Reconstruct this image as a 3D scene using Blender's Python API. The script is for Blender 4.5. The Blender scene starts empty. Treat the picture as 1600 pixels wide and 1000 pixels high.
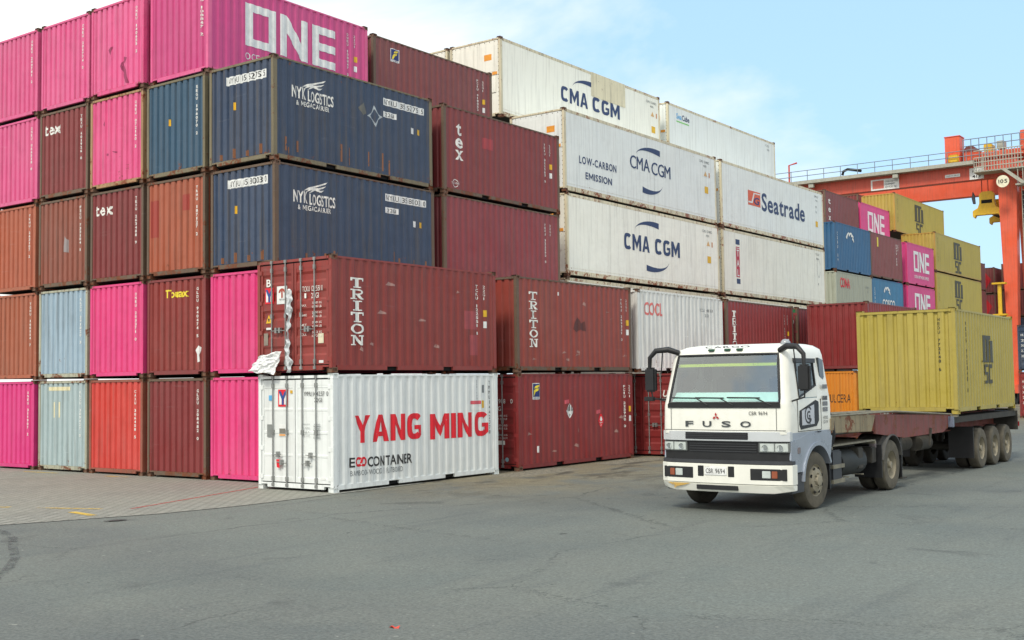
import bpy, bmesh, math, random
from mathutils import Vector, Matrix, noise
random.seed(7)
SC = bpy.context.scene
COL = SC.collection
R = math.radians

# ---------------------------------------------------------------- camera
cam_d = bpy.data.cameras.new('camera')
cam = bpy.data.objects.new('camera', cam_d); COL.objects.link(cam)
SC.camera = cam
cam_d.sensor_width = 36.0; cam_d.lens = 40.747
cam_d.clip_start = 0.1; cam_d.clip_end = 3000
PITCH, ROLL, YAW = 0.05484, -0.01374, 0.63292
F_ = Vector((-math.sin(YAW)*math.cos(PITCH), math.cos(YAW)*math.cos(PITCH), math.sin(PITCH)))
R_ = Vector((math.cos(YAW), math.sin(YAW), 0)); U_ = R_.cross(F_)
R2 = R_*math.cos(ROLL) + U_*math.sin(ROLL); U2 = -R_*math.sin(ROLL) + U_*math.cos(ROLL)
cam.matrix_world = Matrix(((R2.x, U2.x, -F_.x, 18.375), (R2.y, U2.y, -F_.y, -18.295), (R2.z, U2.z, -F_.z, 2.353), (0, 0, 0, 1)))

# ---------------------------------------------------------------- light
SUN_DIR = Vector((0.16, -1.0, 1.15)).normalized()      # towards the sun
sun_d = bpy.data.lights.new('sun', 'SUN'); sun_d.energy = 1.7; sun_d.angle = R(12); sun_d.color = (1.0, 0.93, 0.80)
sun = bpy.data.objects.new('sun', sun_d); COL.objects.link(sun)
sun.rotation_euler = (-SUN_DIR).to_track_quat('-Z', 'Y').to_euler(); sun.location = (0, -40, 60)
W = bpy.data.worlds.new('World'); SC.world = W; W.use_nodes = True
nt = W.node_tree; nt.nodes.clear()
def wn(t, **k):
    n = nt.nodes.new(t)
    for a, b in k.items(): setattr(n, a, b)
    return n
sky = wn('ShaderNodeTexSky', sky_type='NISHITA', sun_disc=False)
sky.sun_elevation = math.asin(SUN_DIR.z); sky.sun_rotation = math.atan2(SUN_DIR.x, SUN_DIR.y)
sky.air_density = 1.0; sky.dust_density = 1.5; sky.ozone_density = 1.2
bg = wn('ShaderNodeBackground'); bg.inputs['Strength'].default_value = 0.12
tc = wn('ShaderNodeTexCoord'); mp = wn('ShaderNodeMapping'); mp.inputs['Scale'].default_value = (1, 1, 2.2)
nz = wn('ShaderNodeTexNoise'); nz.inputs['Scale'].default_value = 2.3; nz.inputs['Detail'].default_value = 8; nz.inputs['Roughness'].default_value = 0.55
nz.inputs['Distortion'].default_value = 0.3
rp = wn('ShaderNodeValToRGB'); rp.color_ramp.elements[0].position = 0.42; rp.color_ramp.elements[1].position = 0.66
rp.color_ramp.elements[0].color = (0, 0, 0, 1); rp.color_ramp.elements[1].color = (1, 1, 1, 1)
# clouds thicken towards the west of the yard
dotn = wn('ShaderNodeVectorMath', operation='DOT_PRODUCT'); dotn.inputs[1].default_value = (-0.93, 0.36, 0.05)
mr = wn('ShaderNodeMapRange'); mr.inputs['From Min'].default_value = 0.62; mr.inputs['From Max'].default_value = 0.98
mr.inputs['To Min'].default_value = -0.20; mr.inputs['To Max'].default_value = 0.24
addn = wn('ShaderNodeMath', operation='ADD')
haze = wn('ShaderNodeMixRGB'); haze.inputs['Fac'].default_value = 0.66; haze.inputs['Color2'].default_value = (3.7, 5.9, 8.0, 1)
mixc = wn('ShaderNodeMixRGB'); mixc.inputs['Color2'].default_value = (7.6, 7.5, 7.2, 1)
out = wn('ShaderNodeOutputWorld')
L_ = nt.links.new
L_(tc.outputs['Generated'], mp.inputs['Vector']); L_(mp.outputs['Vector'], nz.inputs['Vector'])
L_(tc.outputs['Generated'], dotn.inputs[0]); L_(dotn.outputs['Value'], mr.inputs['Value'])
# unseen white cloud added south and overhead to warm the light, north left clear
dot2 = wn('ShaderNodeVectorMath', operation='DOT_PRODUCT'); dot2.inputs[1].default_value = (-0.52, 0.84, 0.15)
mr2 = wn('ShaderNodeMapRange'); mr2.inputs['From Min'].default_value = 0.80; mr2.inputs['From Max'].default_value = 0.35
mr2.inputs['To Min'].default_value = 0.0; mr2.inputs['To Max'].default_value = 0.34; add2 = wn('ShaderNodeMath', operation='ADD')
L_(tc.outputs['Generated'], dot2.inputs[0]); L_(dot2.outputs['Value'], mr2.inputs['Value'])
L_(mr.outputs['Result'], add2.inputs[0]); L_(mr2.outputs['Result'], add2.inputs[1])
L_(nz.outputs['Fac'], addn.inputs[0]); L_(add2.outputs['Value'], addn.inputs[1]); L_(addn.outputs['Value'], rp.inputs['Fac'])
L_(sky.outputs['Color'], haze.inputs['Color1']); L_(haze.outputs['Color'], mixc.inputs['Color1'])
L_(rp.outputs['Color'], mixc.inputs['Fac']); L_(mixc.outputs['Color'], bg.inputs['Color']); L_(bg.outputs['Background'], out.inputs['Surface'])
SC.view_settings.view_transform = 'Standard'; SC.view_settings.look = 'None'
SC.view_settings.exposure = 0.45; SC.view_settings.gamma = 1.0

# ---------------------------------------------------------------- helpers
def srgb(r, g, b):
    f = lambda c: (c/255)/12.92 if c <= 10 else (((c/255)+0.055)/1.055)**2.4
    return (f(r), f(g), f(b), 1.0)

def tag(o, label=None, cat=None, group=None, kind=None):
    if label: o['label'] = label
    if cat: o['category'] = cat
    if group: o['group'] = group
    if kind: o['kind'] = kind
    return o

def empty(name, loc, rz=0.0):
    o = bpy.data.objects.new(name, None); COL.objects.link(o)
    o.location = loc; o.rotation_euler = (0, 0, rz); o.empty_display_size = 0.2
    return o

class MB:
    """collects shapes into one mesh"""
    def __init__(s): s.v = []; s.f = []
    def add(s, vs, fs):
        k = len(s.v); s.v += [tuple(v) for v in vs]; s.f += [tuple(i+k for i in f) for f in fs]; return s
    def box(s, x0, x1, y0, y1, z0, z1):
        return s.add([(x0,y0,z0),(x1,y0,z0),(x1,y1,z0),(x0,y1,z0),(x0,y0,z1),(x1,y0,z1),(x1,y1,z1),(x0,y1,z1)],
                     [(0,3,2,1),(4,5,6,7),(0,1,5,4),(1,2,6,5),(2,3,7,6),(3,0,4,7)])
    def prism(s, pts, axis, a, b):
        """polygon pts in the two other axes extruded from a to b along axis"""
        n = len(pts)
        def P(p, t): return {'x': (t, p[0], p[1]), 'y': (p[0], t, p[1]), 'z': (p[0], p[1], t)}[axis]
        return s.add([P(p, a) for p in pts] + [P(p, b) for p in pts],
                     [tuple(range(n))[::-1], tuple(range(n, 2*n))] + [(i, (i+1) % n, n+(i+1) % n, n+i) for i in range(n)])
    def tube(s, pts, r, n=8, close=False, cap=True):
        pts = [Vector(p) for p in pts]; m = len(pts); k0 = len(s.v); up = Vector((0, 0, 1)); rings = []
        prev = None
        for i, p in enumerate(pts):
            a = pts[(i-1) % m] if (i or close) else p; b = pts[(i+1) % m] if (i < m-1 or close) else p
            d = (b-a).normalized()
            if prev is None:
                q = d.orthogonal().normalized()
            else:
                q = (prev - d*prev.dot(d)); q = q.normalized() if q.length > 1e-6 else d.orthogonal().normalized()
            prev = q; w = d.cross(q); rr = r[i] if isinstance(r, (list, tuple)) else r
            for j in range(n):
                t = 2*math.pi*j/n; s.v.append(tuple(p + q*math.cos(t)*rr + w*math.sin(t)*rr))
        for i in range(m if close else m-1):
            for j in range(n):
                a = k0+i*n+j; b = k0+i*n+(j+1) % n; c = k0+((i+1) % m)*n+(j+1) % n; d = k0+((i+1) % m)*n+j
                s.f.append((a, b, c, d))
        if cap and not close:
            s.f.append(tuple(k0+j for j in range(n))[::-1]); s.f.append(tuple(k0+(m-1)*n+j for j in range(n)))
        return s
    def lathe(s, prof, n=32, axis='x', c=(0, 0, 0)):
        """prof: (r, t) pairs revolved about axis through c"""
        k0 = len(s.v); m = len(prof)
        for r, t in prof:
            for j in range(n):
                a = 2*math.pi*j/n; u, w = r*math.cos(a), r*math.sin(a)
                p = {'x': (t, u, w), 'y': (u, t, w), 'z': (u, w, t)}[axis]
                s.v.append((p[0]+c[0], p[1]+c[1], p[2]+c[2]))
        for i in range(m-1):
            for j in range(n):
                s.f.append((k0+i*n+j, k0+i*n+(j+1) % n, k0+(i+1)*n+(j+1) % n, k0+(i+1)*n+j))
        return s
    def cyl(s, c, r, h, axis='z', n=16):
        return s.lathe([(0.0001, 0), (r, 0), (r, h), (0.0001, h)], n, axis, c)
    def grid(s, P, nu, nv):
        k0 = len(s.v)
        for i in range(nu+1):
            for j in range(nv+1): s.v.append(tuple(P(i/nu, j/nv)))
        for i in range(nu):
            for j in range(nv):
                a = k0+i*(nv+1)+j; s.f.append((a, a+nv+1, a+nv+2, a+1))
        return s
    def mesh(s, name, smooth=None, bevel=0, solid=0):
        me = bpy.data.meshes.new(name); bm = bmesh.new()
        vs = [bm.verts.new(v) for v in s.v]
        for f in s.f:
            try: bm.faces.new([vs[i] for i in f])
            except ValueError: pass
        if bevel:
            bmesh.ops.remove_doubles(bm, verts=bm.verts, dist=1e-5)
            eds = [e for e in bm.edges if len(e.link_faces) == 2 and e.calc_face_angle(0) > 0.7]
            bmesh.ops.bevel(bm, geom=eds, offset=bevel, segments=2, affect='EDGES', clamp_overlap=True)
        if solid:
            bmesh.ops.recalc_face_normals(bm, faces=bm.faces)
            bmesh.ops.solidify(bm, geom=bm.faces[:], thickness=solid)
        bmesh.ops.recalc_face_normals(bm, faces=bm.faces)
        bm.to_mesh(me); bm.free()
        if smooth:
            for p in me.polygons: p.use_smooth = True
            me.set_sharp_from_angle(angle=R(smooth))
        return me
    def build(s, name, mat, parent=None, **k):
        return put(name, s.mesh(name, **k), mat, parent)

def put(name, me, mat, parent=None):
    o = bpy.data.objects.new(name, me); COL.objects.link(o)
    if not me.materials: me.materials.append(mat)
    o.material_slots[0].link = 'OBJECT'; o.material_slots[0].material = mat
    if parent: o.parent = parent
    return o

# ---------------------------------------------------------------- materials
class NT:
    def __init__(s, name):
        s.m = bpy.data.materials.new(name); s.m.use_nodes = True; s.t = s.m.node_tree
        s.b = s.t.nodes['Principled BSDF']
    def n(s, t, ins=None, **k):
        x = s.t.nodes.new(t)
        for a, b in k.items(): setattr(x, a, b)
        for a, b in (ins or {}).items():
            if isinstance(b, bpy.types.NodeSocket): s.t.links.new(b, x.inputs[a])
            else: x.inputs[a].default_value = b
        return x
    def noise(s, vec, scale, detail=4, rough=0.55, dist=0):
        return s.n('ShaderNodeTexNoise', {'Vector': vec, 'Scale': scale, 'Detail': detail, 'Roughness': rough, 'Distortion': dist}).outputs['Fac']
    def ramp(s, fac, a, b, c0=0.0, c1=1.0):
        return s.n('ShaderNodeMapRange', {'Value': fac, 'From Min': a, 'From Max': b, 'To Min': c0, 'To Max': c1}).outputs['Result']
    def mix(s, fac, a, b, mode='MIX'):
        return s.n('ShaderNodeMixRGB', {'Fac': fac, 'Color1': a, 'Color2': b}, blend_type=mode).outputs['Color']
    def math(s, op, a, b): return s.n('ShaderNodeMath', {0: a, 1: b}, operation=op).outputs[0]
    def mul(s, a, b): return s.math('MULTIPLY', a, b)
    def scaled(s, vec, sc, loc=(0, 0, 0)):
        return s.n('ShaderNodeMapping', {'Vector': vec, 'Scale': sc, 'Location': loc}).outputs['Vector']
    def obj(s, seed=True):
        v = s.n('ShaderNodeTexCoord').outputs['Object']
        if seed:
            r = s.n('ShaderNodeObjectInfo').outputs['Random']
            k = s.mul(r, 60.0)
            v = s.n('ShaderNodeVectorMath', {0: v, 1: s.n('ShaderNodeCombineXYZ', {'X': k, 'Y': k, 'Z': 0.0}).outputs[0]}, operation='ADD').outputs[0]
        return v
    def bump(s, h, strength=0.3, dist=0.02):
        s.t.links.new(s.n('ShaderNodeBump', {'Height': h, 'Strength': strength, 'Distance': dist}).outputs['Normal'], s.b.inputs['Normal'])
    def set(s, k, v):
        if isinstance(v, bpy.types.NodeSocket): s.t.links.new(v, s.b.inputs[k])
        else: s.b.inputs[k].default_value = v

_pc = {}
def paint(name, rgb, rust=0.12, dirt=0.35, rough=0.5, fade=0.25, rustcol=(88, 46, 26)):
    key = (name,)
    if key in _pc: return _pc[key]
    m = NT(name); c = srgb(*rgb); v = m.obj()
    if sum(c[:3])/3 < .155 and 'frame' not in name and 'casting' not in name: c = tuple(x*.88 for x in c[:3])+(1,)
    big = m.noise(v, 0.55, 5)
    dark = tuple(x*0.72 for x in c[:3]) + (1,)
    lum = sum(c[:3])/3
    pale = tuple(x*0.78 + (lum*0.35+0.09)*0.6 for x in c[:3]) + (1,)
    col = m.mix(m.ramp(big, 0.3, 0.72, 0, fade*1.6), c, pale)
    col = m.mix(m.ramp(m.noise(v, 1.7, 6), 0.5, 0.8, 0, fade*1.4), col, dark)
    st = m.noise(m.scaled(v, (9, 9, 0.45)), 1.0, 6, 0.6)            # run-off streaks
    col = m.mix(m.ramp(st, 0.48, 0.74, 0, min(.85, dirt*1.25)), col, srgb(84, 76, 66))
    st2 = m.noise(m.scaled(v, (14, 14, 0.8), (5, 3, 1)), 1.0, 4, 0.6)
    col = m.mix(m.ramp(st2, 0.62, 0.8, 0, dirt*0.6), col, pale)
    rn = m.noise(v, 2.6, 9, 0.68)
    sp = m.noise(v, 16.0, 4, 0.6)
    scr_ = m.noise(m.scaled(v, (1.1, 1.1, 11), (2, 8, 4)), 1.0, 5, 0.6)             # sideways scrapes
    col = m.mix(m.ramp(scr_, 0.655, 0.70, 0, 0.25+dirt*0.5), col, pale)
    zz = m.n('ShaderNodeSeparateXYZ', {0: m.n('ShaderNodeTexCoord').outputs['Object']}).outputs['Z']
    low = m.math('ADD', m.ramp(zz, 0.7, 0.08, 0, 0.085), m.ramp(zz, 2.2, 2.62, 0, 0.04))
    rr = m.math('ADD', m.math('ADD', m.mul(rn, 0.72), m.mul(sp, 0.28)), low if rust > 0 else 0.0)
    th = 0.69 - rust*0.26
    rf = m.ramp(rr, th, th+0.05)
    rc = m.mix(m.noise(v, 9, 5), srgb(*rustcol), srgb(134, 74, 38))
    col = m.mix(rf, col, rc)
    col = m.mix(1.0, col, m.n('ShaderNodeCombineXYZ', {0: m.ramp(m.n('ShaderNodeObjectInfo').outputs['Random'], 0, 1, .92, 1.05), 1: m.ramp(m.n('ShaderNodeObjectInfo').outputs['Random'], 0, 1, .92, 1.06), 2: m.ramp(m.n('ShaderNodeObjectInfo').outputs['Random'], 0, 1, .92, 1.07)}).outputs[0], 'MULTIPLY')
    m.set('Base Color', col)
    m.set('Roughness', m.ramp(big, 0.3, 0.7, rough-0.08, rough+0.15))
    m.bump(m.math('ADD', m.math('ADD', m.noise(v, 1.1, 3), m.mul(m.noise(v, 4.5, 2), .18)), m.mul(rf, 0.05)), 0.5, 0.06)
    _pc[key] = m.m
    return m.m

def plain(name, rgb, rough=0.6, metal=0.0, var=0.12, scale=6.0, bump=0.0, coat=0.0):
    if name in _pc: return _pc[name]
    m = NT(name); c = srgb(*rgb); v = m.obj()
    n = m.noise(v, scale, 5)
    col = m.mix(m.ramp(n, 0.3, 0.7), tuple(x*(1-var) for x in c[:3])+(1,), tuple(min(1, x*(1+var)) for x in c[:3])+(1,))
    m.set('Base Color', col); m.set('Roughness', m.ramp(n, 0.3, 0.7, max(0.02, rough-0.06), rough+0.06)); m.set('Metallic', metal)
    if coat: m.set('Coat Weight', coat)
    if bump: m.bump(n, bump, 0.01)
    _pc[name] = m.m
    return m.m

def worn_ink(name, rgb, wear=0.25):
    """painted or stuck-on lettering with scuffs down to the transparent sheet"""
    if name in _pc: return _pc[name]
    m = NT(name); c = srgb(*rgb); v = m.obj()
    n = m.noise(m.scaled(v, (8, 8, 3)), 2.0, 6, 0.65)
    col = m.mix(m.ramp(n, 0.5, 0.75, 0, 0.35), c, tuple(x*0.55+0.03 for x in c[:3])+(1,))
    m.set('Base Color', col); m.set('Roughness', 0.55)
    m.set('Alpha', m.ramp(m.noise(v, 11.0, 5, 0.65), 0.69-wear*0.12, 0.72-wear*0.12, 1.0, 0.0))
    _pc[name] = m.m
    return m.m

BLACK = plain('black_rubber', (26, 26, 27), 0.75, var=0.25)
DARK = plain('dark_cavity', (16, 16, 17), 0.9)
STEEL = plain('galvanised_steel', (150, 152, 150), 0.45, 0.55, 0.2)
GASKET = plain('door_gasket', (34, 36, 38), 0.8)
# ---------------------------------------------------------------- lettering
GLY = {}
def make_glyphs(chars, offs):
    tmp = []
    for off in offs:
        for ch in chars:
            cu = bpy.data.curves.new('glyph', 'FONT'); cu.body = ch; cu.size = 1.0; cu.offset = off; cu.resolution_u = 3
            o = bpy.data.objects.new('glyph', cu); COL.objects.link(o); tmp.append((ch, off, o, cu))
    dg = bpy.context.evaluated_depsgraph_get(); dg.update()
    for ch, off, o, cu in tmp:
        me = bpy.data.meshes.new_from_object(o.evaluated_get(dg))
        vs = [(v.co.x, v.co.y) for v in me.vertices]; fs = [tuple(p.vertices) for p in me.polygons]
        GLY[ch, off] = (vs, fs); bpy.data.meshes.remove(me)
    for _, _, o, cu in tmp:
        bpy.data.objects.remove(o); bpy.data.curves.remove(cu)
    for off in offs:
        for ch in chars:
            vs, fs = GLY[ch, off]
            if vs:
                x0 = min(v[0] for v in vs); vs = [(a-x0, b) for a, b in vs]
                GLY[ch, off] = (vs, fs, max(v[0] for v in vs))
            else: GLY[ch, off] = (vs, fs, 0.2)
CAPH = 0.70
make_glyphs('ABCDEFGHIJKLMNOPQRSTUVWXYZ0123456789abcdefghijklmnopqrstuvwxyz&-.', (0.0, 0.022))

def _m():
    t = .125; q = ([(0, 0), (t, 0), (t, .7), (0, .7)], [(.8-t, 0), (.8, 0), (.8, .7), (.8-t, .7)],
                   [(t, .7), (t, .48), (.4, .08), (.4, .32)], [(.8-t, .7), (.4, .32), (.4, .08), (.8-t, .48)])
    vs = []; fs = []
    for p in q: fs.append(tuple(range(len(vs), len(vs)+4))); vs += p
    return vs, fs, .8
GLY['M', .022] = _m()
def text(s, u0, v0, h, w=None, bold=False, sp=0.11, italic=0.0):
    """shapes of a line of lettering: left end u0, baseline v0, capital height h, optional total width w"""
    off = 0.022 if bold else 0.0
    x = 0; out = []
    for ch in s:
        if ch == ' ': x += 0.32; continue
        vs, fs, adv = GLY[ch, off]
        out.append(([(a+x, b) for a, b in vs], fs)); x += adv+sp
    x -= sp; ky = h/CAPH; kx = ky if w is None else w/x
    return [([(u0+a*kx+b*ky*italic, v0+b*ky) for a, b in vs], fs) for vs, fs in out]

def stack(s, u, v1, v0, ch=None, bold=False):
    """upright letters one below the other from v1 down to v0 centred on u"""
    n = len(s); st = (v1-v0)/n; h = st*0.72; off = 0.022 if bold else 0.0; out = []
    for i, c in enumerate(s):
        if c == ' ': continue
        vs, fs, adv = GLY[c, off]; k = h/CAPH; kw = k if ch is None else ch/max(adv, 0.3)
        out.append(([(u+(a-adv/2)*kw, v1-(i+1)*st+st*0.14+b*k) for a, b in vs], fs))
    return out

def poly(*pts): return [(list(pts), [tuple(range(len(pts)))])]
def rect(u0, v0, u1, v1): return poly((u0, v0), (u1, v0), (u1, v1), (u0, v1))
def place(shapes, u0, v0, ku, kv=None):
    kv = ku if kv is None else kv
    return [([(u0+a*ku, v0+b*kv) for a, b in vs], fs) for vs, fs in shapes]
def arcband(cx, cy, rx, ry, a0, a1, w0, w1, n=14):
    o = []; i_ = []
    for k in range(n+1):
        t = k/n; a = R(a0+(a1-a0)*t); w = w0+(w1-w0)*t
        o.append((cx+rx*math.cos(a), cy+ry*math.sin(a))); i_.append((cx+(rx-w)*math.cos(a), cy+(ry-w)*math.sin(a)))
    return [(o+i_, [(k, k+1, n+2+k, n+1+k) for k in range(n)])]

def slab(c):
    """slab-serif capitals in a 0.8 x 1 box"""
    r = []
    def b(x0, y0, x1, y1): r.extend(rect(x0, y0, x1, y1))
    if c == 'T': b(0, .84, .8, 1); b(0, .68, .1, .84); b(.7, .68, .8, .84); b(.29, .12, .51, .84); b(.16, 0, .64, .12)
    if c == 'I': b(.12, .88, .68, 1); b(.12, 0, .68, .12); b(.29, .12, .51, .88)
    if c == 'N':
        b(0, .88, .3, 1); b(.5, .88, .8, 1); b(0, 0, .32, .11); b(.09, .11, .2, .88); b(.6, .1, .71, .88)
        r.extend(poly((.14, .88), (.3, .98), (.71, .12), (.71, 0), (.58, 0)))
    if c == 'R':
        b(0, .88, .5, 1); b(0, 0, .42, .11); b(.1, .11, .31, .88); b(.31, .45, .48, .56); r.extend(arcband(.48, .725, .27, .275, -90, 90, .12, .12, 10))
        b(.31, .89, .48, .9); r.extend(poly((.36, .45), (.54, .45), (.72, .11), (.8, .11), (.8, 0), (.6, 0), (.56, .06)))
    if c == 'O': r.extend(arcband(.4, .5, .4, .5, 0, 360, .15, .15, 26))
    return r
def slab_stack(s, u0, w, v1, v0):
    st = (v1-v0)/len(s); out = []
    for i, c in enumerate(s): out += place(slab(c), u0, v1-(i+1)*st+st*0.06, w/0.8, st*0.88)
    return out

def heavy(s, u0, v0, h, w, gap=.13, sp=.5):
    """heavy block capitals"""
    t = .235; out = []; x = 0
    for c in s:
        if c == ' ': x += sp; continue
        g = []; ww = .8
        if c == 'Y': g = poly((0, 1), (.23, 1), (.4, .64), (.57, 1), (.8, 1), (.5, .42), (.5, 0), (.3, 0), (.3, .42))
        if c == 'A': ww = .86; g = poly((0, 0), (.235, 0), (.43, .76), (.43, 1), (.3, 1))+poly((.86, 0), (.56, 1), (.43, 1), (.43, .76), (.625, 0))+poly((.292, .2), (.568, .2), (.523, .37), (.337, .37))
        if c == 'N': g = rect(0, 0, t, 1)+rect(.8-t, 0, .8, 1)+poly((t, 1), (t, .62), (.8-t, 0), (.8-t, .38))
        if c == 'M': ww = 1.0; g = rect(0, 0, t, 1)+rect(1-t, 0, 1, 1)+poly((t, 1), (t, .58), (.5, .10), (.5, .52))+poly((1-t, 1), (.5, .52), (.5, .10), (1-t, .58))
        if c == 'I': ww = t; g = rect(0, 0, t, 1)
        if c in 'CG':
            o = []; i_ = []
            for k in range(23):
                a = R(38+(322-38)*k/22); ca, sa = math.cos(a), math.sin(a); e = .62
                px = math.copysign(abs(ca)**e, ca); py = math.copysign(abs(sa)**e, sa)
                o.append((.4+.4*px, .5+.5*py)); i_.append((.4+(.4-t)*px, .5+(.5-t*.9)*py))
            g = [(o+i_, [(k, k+1, 24+k, 23+k) for k in range(22)])]
            if c == 'G': g += rect(.42, .38, .8, .54)+rect(.62, .14, .8, .38)
        out += place(g, x, 0, 1); x += ww+gap
    return place(out, u0, v0, w/(x-gap), h)

class Face:
    """a wall of a thing: side '+X', '-X', '-Y' or '+Y', at plane coordinate c, with inset depth(u) and fold lines"""
    def __init__(s, side, c, org=0.0, depth=lambda u: 0.0, folds=()):
        s.side, s.c, s.org, s.depth, s.folds = side, c, org, depth, folds
    def at(s, u, v, lift):
        d = s.depth(u) - lift
        if s.side == '+X': return (s.c-d, s.org+u, v)
        return (s.org+u, s.c+d, v)

SPLIT = {'paint_patch', 'sticker', 'number_strip', 'sign_panel', 'placard', 'warning_sign'}
def decal(parent, name, shapes, face, mat, lift=0.006, label=None):
    if name in SPLIT and len(shapes) > 1:
        for q in shapes: decal(parent, name, [q], face, mat, lift, label)
        return
    bm = bmesh.new()
    for k, (vs, fs) in enumerate(shapes):
        bv = [bm.verts.new((a, b, k*1e-5)) for a, b in vs]
        for f in fs:
            try: bm.faces.new([bv[i] for i in f])
            except ValueError: pass
    bmesh.ops.triangulate(bm, faces=bm.faces[:])
    us = [v.co.x for v in bm.verts]; u0, u1 = min(us), max(us)
    for b in face.folds:
        if u0 < b < u1:
            bmesh.ops.bisect_plane(bm, geom=bm.verts[:]+bm.edges[:]+bm.faces[:], plane_co=(b, 0, 0), plane_no=(1, 0, 0), dist=1e-6)
    for v in bm.verts: v.co = face.at(v.co.x, v.co.y, lift+min(v.co.z*40, .012))
    want = Vector((1, 0, 0)) if face.side == '+X' else Vector((0, -1, 0))
    bmesh.ops.remove_doubles(bm, verts=bm.verts, dist=1e-6); bm.normal_update()
    for f in bm.faces:
        if f.normal.dot(want) < 0: f.normal_flip()
    me = bpy.data.meshes.new(name); bm.to_mesh(me); bm.free()
    o = put(name, me, mat, parent)
    if label: o['label'] = label
    return o

# ---------------------------------------------------------------- shipping containers
CW, L20, L40 = 2.438, 6.058, 12.192
PS = 0.13                                     # visible width of a corner post
def corr(span0, span1, pitch, fr, base, deep):
    """corrugated sheet: returns depth(u), fold lines"""
    n = max(1, round((span1-span0)/pitch)); p = (span1-span0)/n
    def d(u):
        t = ((u-span0)/p) % 1.0
        if u <= span0 or u >= span1: return base
        a, b, c, e = fr
        if t < a or t > e: return base
        if t < b: return base+deep*(t-a)/(b-a)
        if t < c: return base+deep
        return base+deep*(e-t)/(e-c)
    folds = [span0+(i+q)*p for i in range(n) for q in fr]
    return d, folds
SIDE_FR = (.16, .36, .64, .84); END_FR = (.27, .38, .62, .73)
def side_prof(L, reefer): 
    if reefer: return (lambda u: 0.012), []
    return corr(PS, L-PS, 0.278, SIDE_FR, 0.010, 0.024)
def end_prof(fine=False):
    return corr(0.10, CW-0.10, 0.125 if fine else 0.25, END_FR, 0.02, 0.026 if fine else 0.045)

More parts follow.
